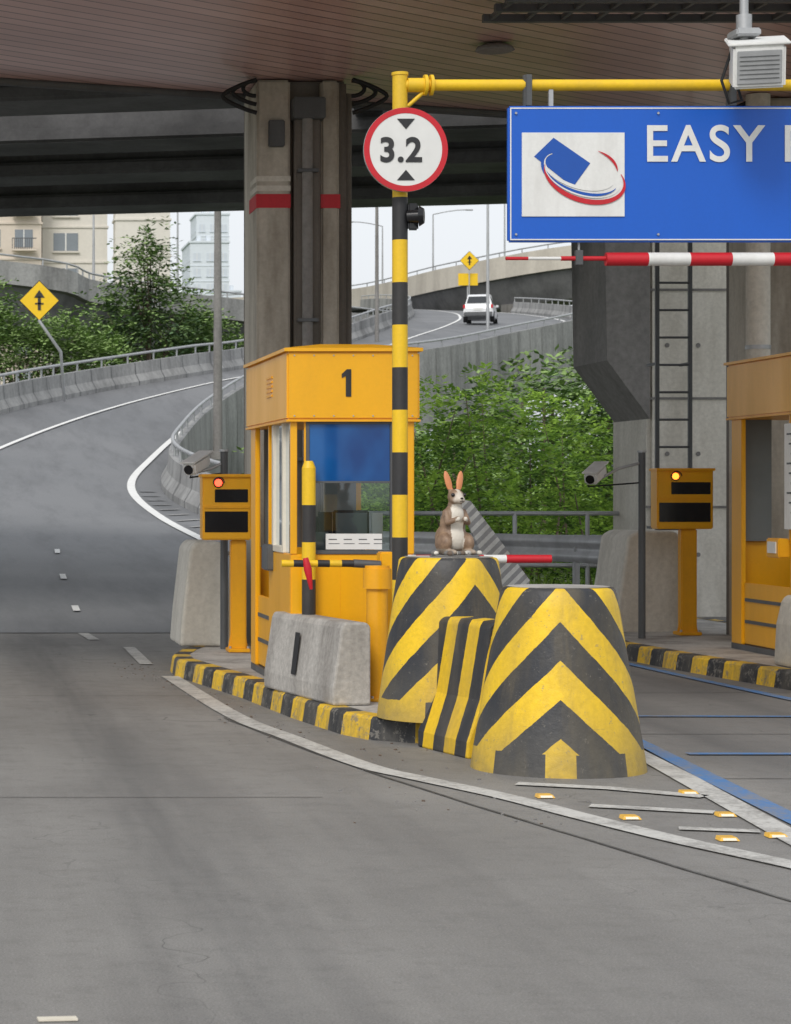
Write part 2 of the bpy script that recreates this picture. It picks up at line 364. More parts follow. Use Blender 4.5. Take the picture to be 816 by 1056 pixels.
# ------------------------------------------------------------------ ramp road
SEC=[((-8,26.5,.006),(6.6,26.5,.006)),((-7,38,.5),(6.5,38,.45)),((-3.8,50,1.4),(5.7,50,1.05)),((-1.5,60,2.6),(5.5,58,1.65)),
 ((1.8,72,4.0),(6.5,66,2.37)),((5.6,84,5.2),(8.6,77,3.6)),((9.86,91,6.15),(11.5,85,5.0)),((13.3,100,7.0),(15.5,92,6.0)),
 ((19,112,8.6),(21.2,100,7.0)),((24,125,10.4),(26.6,110,8.3)),((29,145,12.3),(32.2,120,9.65)),((33.5,165,14.2),(37.7,135,11.3)),
 ((38,190,16.5),(41.5,155,13.2)),((40,220,19),(44,180,15.5)),((40,260,21),(45,215,18.5))]
K=8
Lp=catmull([s[0] for s in SEC],K); Rp=catmull([s[1] for s in SEC],K)
def rp(t,u):
    i=min(int(u*K),len(Lp)-2); f=u*K-i
    return (Lp[i].lerp(Lp[i+1],f)).lerp(Rp[i].lerp(Rp[i+1],f),t)
mb=MB(); vs=[];nn=len(Lp)
for a,b in zip(Lp,Rp):
    for k in range(7): vs.append(a.lerp(b,k/6))
mb.add(vs,[(i*7+k,i*7+k+1,(i+1)*7+k+1,(i+1)*7+k) for i in range(nn-1) for k in range(6)],'asphalt',True)
mb.build('ramp_road')
mb=MB()
def rline(t,w,u0,u1):
    u=u0; pts=[]
    while u<=u1+1e-6:
        pts.append(tuple(rp(t(u) if callable(t) else t,u))); u+=.1
    strip(mb,pts,w,'wline2',.02)
rline(.30,.17,1.5,13); rline(.89,.20,1.35,13)
for k in range(3):
    u=.30+k*.42; strip(mb,[tuple(rp(.66,u)),tuple(rp(.66,u+.07))],.09,'wline2',.02)
for k in range(9):
    u=1.55+k*.16; strip(mb,[tuple(rp(.915,u)),tuple(rp(.97,u+.06))],.14,'wline',.02)
mb.build('painted_edge_line')
def parapet(name,path,side,u0,u1,h=.85,skirt=None,rail=True):
    mb=MB(); P=path[int(u0*K):int(u1*K)+1]; n=len(P); prof=[(0,0),(.0,.15),(.16,.42),(.2,h),(.42,h),(.46,-.05)]
    if skirt is not None: prof=prof[:-1]+[(.46,0),(.46,-skirt)]
    vs=[]
    for i,p in enumerate(P):
        d=P[min(i+1,n-1)]-P[max(i-1,0)]; q=Vector((-d.y,d.x,0)).normalized()*side
        for a,b in prof:
            vs.append(p+q*a+Vector((0,0,b)))
    k=len(prof)
    mb.add(vs,[(i*k+j,i*k+j+1,(i+1)*k+j+1,(i+1)*k+j) for i in range(n-1) for j in range(k-1)],'conc_far')
    mb.add(vs[:k],[tuple(range(k))],'conc_far')
    top=[p+(Vector((-(P[min(i+1,n-1)]-P[max(i-1,0)]).y,(P[min(i+1,n-1)]-P[max(i-1,0)]).x,0)).normalized()*side*.3)+Vector((0,0,h+.32)) for i,p in enumerate(P)]
    if rail:
        mb.tube(top,.05,'grey',6)
        L=0
        for i in range(1,n):
            L+=(P[i]-P[i-1]).length
            if L>1.6: L=0; mb.cyl(top[i]-Vector((0,0,.33)),top[i],.035,'grey',n=6)
    acc=0; nxt=1.2
    for i in range(1,n):
        a=P[i-1]; b=P[i]; L=(b-a).length
        while nxt<=acc+L:
            c=a.lerp(b,(nxt-acc)/L); d=(b-a).normalized(); q=Vector((-d.y,d.x,0)).normalized()*side
            c=c-q*.012; z=lambda v:Vector((0,0,v)); w=.022
            mb.add([c-d*w,c+d*w,c+d*w+z(.15),c+d*w+q*.16+z(.42),c+d*w+q*.2+z(h),c-d*w+q*.2+z(h),c-d*w+q*.16+z(.42),c-d*w+z(.15)],[(0,1,2,7),(7,2,3,6),(6,3,4,5)],'greydark')
            if skirt:
                e=c+q*.49; mb.add([e-d*w+z(h),e+d*w+z(h),e+d*w-z(skirt*.45),e-d*w-z(skirt*.45)],[(0,1,2,3)],'conc_d')
            nxt+=1.9
        acc+=L
    return mb.build(name,fix=False)
parapet('concrete_parapet',Lp,1,.6,13)
parapet('concrete_parapet',Rp,-1,2.1,7,skirt=2.2)
parapet('concrete_parapet',Rp,-1,7,13,skirt=2.6)
mb=MB(); vs=[]
for a,b in zip(Lp[5*K:],Rp[5*K:]):
    for p,dz in((a,-.3),(a.lerp(b,.25),-2.2),(a.lerp(b,.8),-2.2),(b,-2.0)): vs.append(p+Vector((0,0,dz)))
n=len(vs)//4
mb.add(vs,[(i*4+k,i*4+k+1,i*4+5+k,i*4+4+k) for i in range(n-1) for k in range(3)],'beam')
for u in (7.2,8.3,9.2,10.2,11.2,12.4):
    c=rp(.5,u); mb.cyl((c.x,c.y,-.1),(c.x,c.y,c.z-2.1),.9,'conc_d',n=20)
mb.build('ramp_bridge_deck')

def viaduct(name,path,h,mt,pier=True,depth=2.4,wid=7):
    mb=MB(); P=catmull(path,6); n=len(P); vs=[]
    for i,p in enumerate(P):
        d=P[min(i+1,n-1)]-P[max(i-1,0)]; q=Vector((-d.y,d.x,0)).normalized()
        if q.y<0: q=-q
        for a,b in((0,h),(0,0),(.3,-.1),(1.4,-depth),(wid-1.4,-depth),(wid,0),(wid,h),(wid-.3,h),(wid-.3,.1),(.3,.1),(.3,h)): vs.append(p+q*a+Vector((0,0,b)))
    k=11
    for j in range(k):
        m=mt if j in(0,10,6,7,5) else 'beam'
        mb.add(vs,[(i*k+j,i*k+(j+1)%k,(i+1)*k+(j+1)%k,(i+1)*k+j) for i in range(n-1)],m)
    mb.tube([p+Vector((0,.1,h+.35)) for p in P],.06,'grey',6)
    for p in P: mb.cyl(p+Vector((0,.1,h-.02)),p+Vector((0,.1,h+.35)),.05,'grey',n=6)
    if pier:
        for p in P[3::6]: mb.cyl((p.x,p.y+wid/2,-.1),(p.x,p.y+wid/2,p.z-depth+.1),1.0,'conc_d',n=16)
    return mb.build(name)
M['cream_far']=mat('viaduct_render',(.56,.52,.45),.85,(.33,.30,.26),.6,.4,True,.08,4,0)
viaduct('elevated_viaduct',[(-30,124,15.4),(3.2,132,13.5),(9.5,136,12.6),(19,142,12.0),(30,150,11.5)],1.3,'conc_far')
viaduct('elevated_viaduct',[(30,262,21.5),(41,235,20.2),(46,208,20.0),(56,192,20.6),(80,170,20.6)],1.9,'cream_far')

# overhead flyover girders (spans cut short at the right-hand pier to let light in)
mb=MB(); rotf=Matrix.Rotation(math.atan(-.22),3,'Z'); cxf=-7
for i,y0 in enumerate((25.2,28.2,31.6,34.8,37.4)):
    z=6.25 if i<4 else 6.1
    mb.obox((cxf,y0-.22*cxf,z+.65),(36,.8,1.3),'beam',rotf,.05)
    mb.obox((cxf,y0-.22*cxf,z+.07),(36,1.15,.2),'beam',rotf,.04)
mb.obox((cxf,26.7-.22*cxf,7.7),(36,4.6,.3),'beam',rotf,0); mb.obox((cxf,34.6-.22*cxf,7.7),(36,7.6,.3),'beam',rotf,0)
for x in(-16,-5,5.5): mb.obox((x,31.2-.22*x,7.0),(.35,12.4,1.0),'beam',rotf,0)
mb.build('overhead_flyover')
mb=MB()
mb.box(9.1,11.0,30,31.6,-.1,6.15,'conc_light',.06)
mb.prism([(9.1,29.9,2.55),(8.55,29.9,3.3),(8.5,29.9,6.1),(9.098,29.9,6.1)],(0,1.6,0),'conc_d')
for z in (1.4,2.8,4.2): mb.box(9.09,11.01,29.985,30.05,z,z+.03,'conc_d',0)
for z in (.8,2.1,3.5):
    for x in (9.35,9.75,10.3): mb.cyl((x,29.99,z),(x,30.02,z),.03,'conc_d',n=10)
mb.build('bridge_pier')

# ------------------------------------------------------------------ canopy
mb=MB(); zc=5.5
pl=[(-2.5,16.4),(9.8,16.4),(9.8,24.9),(5.75,23.8),(.55,21.9),(-2.5,20.8)]
pts=[(x,y,zc) for x,y in pl]
mb.add(pts,[tuple(range(6))],'soffit')
mb.add([(x,y,zc+.3) for x,y in pl],[tuple(range(6))],'greydark')
n=6
mb.add(pts+[(x,y,zc+.3) for x,y in pl],[(i,(i+1)%n,n+(i+1)%n,n+i) for i in range(n)],'conc_d')
mb.build('canopy_roof',fix=True)
mb=MB()
for a,b in(((-2.5,20.8),(.55,21.9)),((.55,21.9),(5.75,23.8)),((5.75,23.8),(9.8,24.9))):
    mb.tube([(a[0],a[1],zc-.02),(b[0],b[1],zc-.02)],.05,'greydark',8)
mb.build('canopy_edge_trim')

# ------------------------------------------------------------------ columns
def column(x0,x1,y0,name):
    w=x1-x0; mb=MB()
    mb.box(x0,x1,y0+.12,y0+1.0,.1,5.49,'coldark',.02)
    mb.box(x0-.005,x0+w*.36,y0,y0+.9,.1,5.485,'colpaint',.02)
    mb.box(x0+w*.70,x1-w*.1,y0+.02,y0+.9,.1,5.485,'colpaint',.02)
    mb.box(x0+w*.40,x0+w*.68,y0-.06,y0+.3,.1,5.2,'coldark',.02)
    mb.cyl((x1+.03,y0+.3,.1),(x1+.03,y0+.3,5.4),.05,'coldark')
    mb.cyl((x0+w*.53,y0-.1,.1),(x0+w*.53,y0-.1,5.3),.05,'conc_d')
    for z in (1.9,3.2,4.6): mb.box(x0+w*.42,x0+w*.64,y0-.16,y0-.05,z,z+.03,'greydark',0)
    mb.box(x0-.012,x0+w*.363,y0-.006,y0+.5,4.28,4.41,'red',.0); mb.box(x0+w*.70-.005,x1-w*.09,y0+.012,y0+.5,4.28,4.41,'red',0)
    for zz in(4.44,4.53): mb.box(x0-.008,x0+w*.362,y0-.003,y0+.45,zz,zz+.05,'conc_light',0)
    mb.box(x0+w*.37,x0+w*.72,y0-.16,y0+.3,5.1,5.3,'greydark',.01)
    for s_ in(-1,1):
        for k in range(3):
            xs=(x0 if s_<0 else x1); pts=[]
            for j in range(13):
                t=j/12*math.pi; pts.append((xs+s_*(.02+(.12+.1*k)*math.sin(t)),y0-.04-.03*k,5.47-(.12+.07*k)*(1-math.cos(t))*.6-.02*k*math.sin(t*2)))
            mb.tube(pts,.02,'rubber',6)
    mb.box(x0+.1,x0+.25,y0-.07,y0+.01,4.85,5.1,'greydark',.01)
    return mb.build(name)
column(2.97,3.83,21.9,'concrete_column')
column(8.05,9.0,22.9,'concrete_column')
mb=MB(); mb.cyl((7.98,22.75,0),(7.98,22.75,5.49),.115,'conc_light',n=24); mb.cyl((7.98,22.75,0.1),(7.98,22.75,.3),.14,'conc_light',n=24)
for z in(1.5,3,4.4): mb.cyl((7.98,22.75,z),(7.98,22.75,z+.04),.122,'grey',n=24)
mb.build('drain_pipe')
mb=MB()
for x in(7.84,8.2): mb.box(x-.02,x+.02,25.48,25.53,.0,5.3,'greydark',.004)
z=.3
while z<5.2: mb.cyl((7.84,25.5,z),(8.2,25.5,z),.013,'greydark',n=8); z+=.3
for z in(1.2,3.0,4.6):
    for x in(7.84,8.2): mb.box(x-.012,x+.012,25.53,25.85,z,z+.03,'greydark',0)
mb.build('steel_ladder')

# ------------------------------------------------------------------ islands
def island(name,poly,top=.15):
    n=len(poly); mb=MB(); w=.3; idx=0
    outl=[Vector((p[0],p[1],0)) for p in poly]; inl=[]
    for i in range(n):
        a=(outl[i]-outl[i-1]).normalized(); b=(outl[(i+1)%n]-outl[i]).normalized()
        na=Vector((-a.y,a.x,0)); nb=Vector((-b.y,b.x,0)); m=(na+nb).normalized(); m=m/max(.4,m.dot(na)); inl.append(m)
    area=sum(outl[i].x*outl[(i+1)%n].y-outl[(i+1)%n].x*outl[i].y for i in range(n)); sg=1 if area>0 else -1
    for i in range(n):
        a,b=outl[i],outl[(i+1)%n]; na,nb=inl[i]*sg,inl[(i+1)%n]*sg; ln=(b-a).length; k=max(1,round(ln/w))
        for j in range(k):
            p=a.lerp(b,j/k); q=a.lerp(b,(j+1)/k); mp=na.lerp(nb,j/k); mq=nb if j==k-1 else na.lerp(nb,(j+1)/k)
            mt=('kyel','kblk')[idx%2]; idx+=1
            up=Vector((0,0,1))
            vs=[p,q,q+mq*.02+up*(top-.02),p+mp*.02+up*(top-.02),p+mp*.04+up*top,q+mq*.04+up*top,q+mq*.17+up*top,p+mp*.17+up*top]
            mb.add(vs,[(0,1,2,3),(3,2,5,4),(4,5,6,7)],mt)
    mb.add([o+m*sg*.17+Vector((0,0,top-.003)) for o,m in zip(outl,inl)],[tuple(range(n))],'conc')
    return mb.build(name)
def kerbmat(name,col):
    m,nt,bs=newmat(name); p=pos(nt)
    ch=ramp(nt,noise_(nt,p,11,4,.85),.54,.60); c=mix(nt,math_(nt,'MULTIPLY',ch,.75),col,(.22,.205,.18))
    dirtied(nt,bs,p,c,(.14,.13,.11),.7,6,True,.18,35,.4,.7); return m
M['kyel']=kerbmat('kerb_yellow',(.76,.48,.02))
M['kblk']=kerbmat('kerb_black',(.026,.027,.03))
island('traffic_island',[(2.03,20.3),(2.34,18.1),(2.48,16.55),(2.64,15.4),(2.76,15.05),(3.02,14.85),(3.6,14.8),(3.9,15.1),(4.02,16),(4.02,25.5),(3.1,25.5),(2.9,23.6),(2.5,22.6),(2.2,21.6),(2.05,20.9)])
island('traffic_island',[(7.3,14.0),(8.9,14.0),(8.9,27),(7.4,27),(6.75,24.6),(6.52,22.6),(6.62,21),(6.87,18.8),(7.1,16)])

# ------------------------------------------------------------------ barrels
def barrel(x,y,z,r0,r1,h,rz):
    mb=MB(); mb.rev((0,0,0),[(r0,0),(r0*.995,.02)]+[(r0+(r1-r0)*t/10,.02+(h-.035)*t/10) for t in range(1,11)]+[(r1-.012,h),(r1-.03,h+.004)],'chev',64)
    mb.rev((0,0,0),[(r1-.04,h-.0),(r1-.035,h+.008),(.01,h+.008)],'conc',40,False)
    return mb.build('concrete_crash_barrel',(x,y,z),rz)
barrel(3.575,13.5,.0,.497,.325,1.05,math.radians(-13))
barrel(3.27,15.02,.15,.455,.315,1.03,math.radians(17))
M['jstripe']=stripemat('barrier_stripe',(1.0,-.62,-.22),.25,.03,(.82,.52,.013),(.028,.03,.036),.6,.5)
def jersey(name,a,b,z,h,w0,w1,mt):
    a=Vector((a[0],a[1],z));b=Vector((b[0],b[1],z)); d=(b-a); q=Vector((-d.y,d.x,0)).normalized()
    mb=MB(); prof=[(-w0,0),(-w0,.1),(-w1-.04,.34*h/.8),(-w1,h-.03),(-w1+.03,h),(w1-.03,h),(w1,h-.03),(w1+.04,.34*h/.8),(w0,.1),(w0,0)]
    mb.prism([a+q*u+Vector((0,0,v)) for u,v in prof],d,mt)
    o=mb.build(name); bv=o.modifiers.new('b','BEVEL'); bv.width=.012; bv.segments=2; return o
jersey('jersey_barrier',(3.25,14.72),(3.41,14.03),0,.82,.26,.12,'jstripe')
mb=MB()
def gb(a,b,z,h,t,mt):
    a=Vector(a+(z,));b=Vector(b+(z,)); d=b-a; q=Vector((-d.y,d.x,0)).normalized()
    if q.x<0: q=-q
    mb.prism([a,a+q*.0+Vector((0,0,.12)),a+q*.06+Vector((0,0,h-.04)),a+q*.08+Vector((0,0,h)),a+q*(t-.03)+Vector((0,0,h)),a+q*t+Vector((0,0,h-.03)),a+q*t],d,mt)
gb((2.40,17.35),(2.66,15.82),.15,.565,.27,'conc')
# lifting slot
mb.add([(2.503,16.70,.30),(2.521,16.60,.30),(2.556,16.60,.60),(2.538,16.70,.60)],[(0,1,2,3)],'dark')
o=mb.build('concrete_barrier'); bv=o.modifiers.new('b','BEVEL'); bv.width=.016; bv.segments=2; bv.limit_method='ANGLE'
def endblock(x0,x1,y0,y1,z0,z1,name='concrete_end_block'):
    mb=MB(); w=x1-x0
    mb.prism([(x0,y0,z0),(x1,y0,z0),(x1-.03,y0,z1-.1),(x1-w*.2,y0,z1),(x0+w*.32,y0,z1),(x0+w*.2,y0,z1-.06),(x0+.06*w,y0,z0+.35)],(0,y1-y0,0),'conc_light')
    o=mb.build(name); bv=o.modifiers.new('b','BEVEL'); bv.width=.035; bv.segments=3; return o
endblock(2.24,2.72,21.9,22.9,.15,1.14); endblock(7.0,7.82,24.3,25.3,.0,1.2); endblock(7.0,7.3,18.9,19.6,.15,.74)

# ------------------------------------------------------------------ booths
def booth(X0,X1,Y0,Y1,z0,z1,num,name):
    kids=[]; h=z1-z0; zs=z0+1.0; zf=z1-.50
    mb=MB()
    mb.box(X0,X1,Y0,Y1,z0,z0+.05,'greydark',.0)
    mb.box(X0,X1,Y0,Y0+.04,z0+.05,zs,'orange',.008)
    mb.box(X0,X0+.04,Y0+.041,Y0+1.15,z0+.05,zs,'orange',.008); mb.box(X0,X0+.04,Y1-.28,Y1,z0+.05,zf+.01,'orange',.008)
    mb.box(X1-.04,X1,Y0+.041,Y1,z0+.05,zs,'orange',.008); mb.box(X0+.041,X1-.041,Y1-.04,Y1,z0+.05,zs,'orange',.008)
    mb.box(X0+.02,X0+.05,Y0+1.16,Y1-.29,z0+.06,z0+.62,'orange',.006)
    for z in (z0+.25,z0+.45): mb.box(X0+.012,X0+.021,Y0+1.2,Y1-.33,z,z+.03,'greydark',0)
    for x,y,w in((X0+.022,Y0+.022,.044),(X0+.115,Y0-.002+.02,.03),(X1-.022,Y1-.022,.044),(X0+.022,Y0+1.15,.044)):
        mb.box(x-w/2-.002,x+w/2+.002,y-w/2,y+w/2,zs,zf+.02,'orange',.004)
    mb.box(X1-.17,X1+.001,Y0-.001,Y0+.05,zs,zf+.02,'orange',.006)
    mb.box(X0-.004,X0+.045,Y0+.38,Y0+.44,zs,zf,'cream',.004); mb.box(X0-.004,X0+.045,Y0+.88,Y0+.96,zs,zf,'cream',.004)
    mb.box(X0-.006,X0+.04,Y0+.44,Y0+.88,zs,zs+.05,'cream',.004)
    # panel seams, rivets and a lock on the front panel
    mb.box(X0+.36,X0+.364,Y0-.002,Y0+.01,z0+.08,zs-.03,'orange_d',0); mb.box(X0+.01,X1-.01,Y0-.003,Y0+.01,zs-.045,zs-.04,'orange_d',0)
    for j in range(8): mb.cyl((X0+.05+j*(X1-X0-.1)/7,Y0-.004,zs-.07),(X0+.05+j*(X1-X0-.1)/7,Y0+.002,zs-.07),.005,'grey',n=8)
    kids.append(mb.build('wall_panels'))
    mb=MB(); o=.035
    mb.box(X0-o,X1+o,Y0-o,Y1+o,zf,z1,'orange',.015)
    a=[(X0-o-.02,Y0-o-.02,z1),(X1+o+.02,Y0-o-.02,z1),(X1+o+.02,Y1+o+.02,z1),(X0-o-.02,Y1+o+.02,z1)]
    b=[(x,y,z1+.025) for x,y,_ in a]; t=[(X0+.25,Y0+.25,z1+.07),(X1-.25,Y0+.25,z1+.07),(X1-.25,Y1-.25,z1+.07),(X0+.25,Y1-.25,z1+.07)]
    mb.add(a+b+t,[(0,1,5,4),(1,2,6,5),(2,3,7,6),(3,0,4,7),(4,5,9,8),(5,6,10,9),(6,7,11,10),(7,4,8,11),(8,9,10,11),(3,2,1,0)],'orange')
    mb.box(X0-o-.004,X1+o+.004,Y0-o-.004,Y1+o+.004,zf+.0-.012,zf+.004,'orange_d',.0)
    for k in range(5): mb.box(X0-o-.008,X0-o,Y0+.7,Y0+1.0,z1-.30+k*.035,z1-.285+k*.035,'orange_d',0)
    for j in range(7):
        for zz in(zf+.03,z1-.03): mb.cyl((X0+.02+j*(X1-X0-.04)/6,Y0-o-.005,zz),(X0+.02+j*(X1-X0-.04)/6,Y0-o+.002,zz),.006,'grey',n=8)
    kids.append(mb.build('roof_fascia'))
    mb=MB()
    wx0=X0+.135;wx1=X1-.175
    mb.box(wx0-.025,wx0,Y0-.006,Y0+.03,zs-.0,zf,'greydark',.003); mb.box(wx1,wx1+.022,Y0-.006,Y0+.03,zs,zf,'greydark',.003)
    mb.box(wx0,wx1,Y0-.006,Y0+.03,zs,zs+.03,'greydark',.003); mb.box(wx0,wx1,Y0-.006,Y0+.03,zf-.03,zf-.002,'greydark',.003)
    mb.box(wx0,wx1,Y0-.003,Y0+.02,zf-.46,zf-.445,'greydark',.0)
    kids.append(mb.build('window_frame'))
    mb=MB(); mb.add([(wx0,Y0+.012,zs+.03),(wx1,Y0+.012,zs+.03),(wx1,Y0+.012,zf-.46),(wx0,Y0+.012,zf-.46)],[(0,1,2,3)],'glass')
    mb.add([(X0+.02,Y0+.05,zs),(X0+.02,Y0+.38,zs),(X0+.02,Y0+.38,zf),(X0+.02,Y0+.05,zf)],[(0,1,2,3)],'glass')
    mb.add([(X0+.02,Y0+.44,zs+.05),(X0+.02,Y0+.88,zs+.05),(X0+.02,Y0+.88,zf),(X0+.02,Y0+.44,zf)],[(0,1,2,3)],'glass')
    kids.append(mb.build('window_glass',fix=False))
    mb=MB()
    mb.box(wx0+.002,wx1-.002,Y0+.006,Y0+.012,zf-.445,zf-.03,'blind',0)
    mb.box(X0+.1,X1-.05,Y0+.06,Y0+.5,zs-.1,zs-.05,'interior',.01)
    mb.box(X0+.35,X0+.62,Y0+.25,Y0+.3,zs+.10,zs+.32,'screen',.01); mb.box(X0+.37,X0+.60,Y0+.244,Y0+.25,zs+.12,zs+.30,'interior',0); mb.box(X0+.46,X0+.5,Y0+.3,Y0+.33,zs-.05,zs+.1,'dark',.0)
    mb.box(wx0+.12,wx1-.06,Y0-.004,Y0+.008,zs+.035,zs+.15,'paper',0)
    for j in range(4): mb.box(wx0+.14+j*.11,wx0+.20+j*.11,Y0-.0055,Y0-.004,zs+.105,zs+.112,'greydark',0); mb.box(wx0+.14+j*.11,wx0+.22+j*.11,Y0-.0055,Y0-.004,zs+.075,zs+.08,'greydark',0)
    mb.box(X0+.14,X0+.30,Y0+.08,Y0+.2,zs-.05,zs+.16,'interior',.01)
    mb.box(X0+.33,X0+.73,Y0+1.0,Y0+1.08,z0+.6,z0+1.3,'dark',.04); mb.box(X0+.3,X0+.75,Y0+.7,Y0+1.05,z0+.5,z0+.58,'dark',.03)
    mb.cyl((X0+.52,Y0+.88,z0+.05),(X0+.52,Y0+.88,z0+.5),.03,'greydark')
    mb.box(X0+.1,X0+.34,Y1-.1,Y1-.05,zs,zf,'interior',0); mb.box(X0+.6,X1-.05,Y1-.1,Y1-.05,zs,zf-.2,'interior',0)
    mb.box(X0+.62,X0+.7,Y0+.15,Y0+.2,zs+.1,zs+.3,'paper',.0)
    kids.append(mb.build('interior'))
    if num:
        mb=MB(); x=X0+(X1-X0)*.46; z=zf+.17; y=Y0-.041
        mb.add([(x-.02,y,z),(x+.02,y,z),(x+.02,y,z+.2),(x-.012,y,z+.2),(x-.05,y,z+.165),(x-.05,y,z+.135),(x-.02,y,z+.15)],[(0,1,2,3,4,5,6)],'black'); kids.append(mb.build('booth_number',fix=False))
    return kids
k=booth(2.55,3.45,17.0,19.2,.15,2.63,'1','toll_booth')
mb=MB()
for j in range(6): mb.cyl((2.665,16.9,.16+j*.27),(2.665,16.9,.16+(j+1)*.27),.05,('black','yellow')[j%2],n=14)
mb.cyl((2.665,16.9,1.78),(2.665,16.9,1.83),.05,'yellow',r1=.03,n=14)
mb.box(3.38,3.46,16.9,17.0,.5,1.0,'orange',.01); mb.box(2.5,2.56,17.9,18.2,1.0,1.2,'greydark',.01)
k.append(mb.build('guard_post'))
group('toll_booth',k,(3,18.1,.15))
k=booth(7.38,8.4,19.1,21.75,.15,2.79,None,'toll_booth')
mb=MB(); mb.box(7.33,7.345,19.75,20.25,1.28,2.2,'white',.004)
for j in range(9): mb.box(7.326,7.331,19.8,20.18-(j%3)*.05,2.1-j*.085,2.115-j*.085,'greydark',0)
mb.box(7.28,7.38,20.25,20.55,1.03,1.2,'orange',.01); mb.box(7.27,7.282,20.3,20.5,1.07,1.17,'paper',.0)
k.append(mb.build('notice_board'))
group('toll_booth',k,(7.9,20.4,.15))

# ------------------------------------------------------------------ lane signal machines
def machine(xb,yb,wid,z0,z1,xp,pw,lamp,zp=.15):
    mb=MB(); x0=xb-wid/2;x1=xb+wid/2;h=z1-z0
    mb.box(x0,x1,yb,yb+.22,z0,z1,'orange',.012)
    mb.box(x0-.012,x1+.012,yb-.03,yb+.24,z1-.02,z1+.008,'orange_d',.004)
    mb.box(x0+wid*.25,x1-.03,yb-.008,yb+.01,z1-h*.42,z1-h*.22,'screen',.003)
    mb.box(x0+.02,x1-.03,yb-.008,yb+.01,z0+h*.12,z0+h*.44,'screen',.003)
    mb.box(x0+.02,x1-.02,yb-.012,yb+.005,z0+h*.49,z0+h*.52,'orange_d',0)
    lx=x0+wid*.32; lz=z1-h*.12
    mb.cyl((lx,yb-.012,lz),(lx,yb+.01,lz),.045,'screen',n=24); mb.cyl((lx,yb-.02,lz),(lx,yb-.011,lz),.034,lamp,n=24)
    mb.tube([(lx+.05*math.cos(t),yb-.05,lz+.05*math.sin(t)) for t in [math.pi*j/8 for j in range(9)]],.006,'screen',5)
    mb.box(xp-pw/2,xp+pw/2,yb+.06,yb+.18,zp+.02,z0,'orange_d',.01)
    mb.box(xp-pw*.7,xp+pw*.7,yb+.0,yb+.24,zp,zp+.035,'orange_d',.006)
    mb.prism([(xp-pw*.65,yb+.11,zp+.03),(xp+pw*.65,yb+.11,zp+.03),(xp+pw/2,yb+.11,zp+.16),(xp-pw/2,yb+.11,zp+.16)],(0,.02,0),'orange_d')
    for s_ in(-1,1): mb.cyl((xp+s_*pw*.58,yb+.03,zp+.03),(xp+s_*pw*.58,yb+.03,zp+.055),.012,'grey',n=6)
    mb.build('lane_signal_box')
machine(2.585,21.1,.44,1.17,1.76,2.70,.14,'redlamp'); machine(7.54,23.6,.57,1.23,1.84,7.6,.16,'amblamp')
def cctv(px,py,zp0,zp1,cx,cz,dirx,name='cctv_camera'):
    mb=MB(); mb.cyl((px,py,zp0),(px,py,zp1),.035,'greydark',n=12); mb.cyl((px,py,zp1),(px,py,zp1+.02),.045,'grey',n=12)
    mb.tube([(px,py,zp1-.1),(px+(cx-px)*.5,py-.02,zp1-.16),(cx,py-.05,cz-.07)],.014,'grey',8)
    rot=Matrix.Rotation(math.radians(35)*dirx,3,'Z')@Matrix.Rotation(math.radians(18),3,'X')
    mb.obox((cx,py-.06,cz),(.13,.32,.12),'white',rot,.02)
    mb.obox((cx,py-.06,cz+.07),(.155,.38,.014),'white',rot,.004)
    f=rot@Vector((0,-.162,0)); c=Vector((cx,py-.06,cz)); mb.cyl(c+f,c+f*1.06,.045,'screen',n=16)
    mb.tube([(cx,py,cz-.04),(cx+.06*dirx,py,cz-.12),(px,py,cz-.08)],.008,'rubber',6)
    mb.build(name)
cctv(2.62,21.6,.15,1.98,2.36,1.86,-1); cctv(6.98,23.2,.0,2.0,6.50,1.78,-1)
mb=MB(); mb.cyl((2.63,21.75,.15),(2.63,21.75,.95),.03,'grey',n=12); mb.tube([(2.63,21.75,.9),(2.63,21.75,1.0),(2.68,21.75,1.05)],.03,'grey',10); mb.build('conduit_pipe')

# ------------------------------------------------------------------ gate machine, arm
mb=MB(); bx,by=3.04,16.25
for z0_,z1_,r_ in((.15,.17,.12),(.17,.93,.074),(.93,1.07,.098),(1.07,1.09,.085)): mb.cyl((bx,by,z0_),(bx,by,z1_),r_,'orange_d',n=28)
for a in range(6):
    t=a*math.pi/3; mb.cyl((bx+.1*math.cos(t),by+.1*math.sin(t),.168),(bx+.1*math.cos(t),by+.1*math.sin(t),.185),.01,'grey',n=6)
mb.build('steel_bollard')
mb=MB()
for j in range(6): mb.cyl((2.40+j*.085,16.45,1.10),(2.40+(j+1)*.085,16.45,1.098),.026,('yellow','black')[j%2],n=12)
mb.cyl((2.91,16.45,1.10),(3.1,16.45,1.09),.03,'greydark',n=12)
mb.box(3.1,3.2,16.45,16.6,.15,1.18,'orange',.01)
for j,cn in enumerate(['white','red','white','red','white','red']): mb.cyl((3.2+j*.16,16.5,1.13),(3.2+(j+1)*.16,16.5,1.13),.03,cn,n=12)
mb.cyl((4.16,16.5,1.13),(4.32,16.5,1.13),.03,'red',n=12)
mb.tube([(2.56,16.38,1.14),(2.575,16.37,1.06),(2.60,16.38,.92)],[.02,.03,.012],'red',10)
mb.build('barrier_gate')

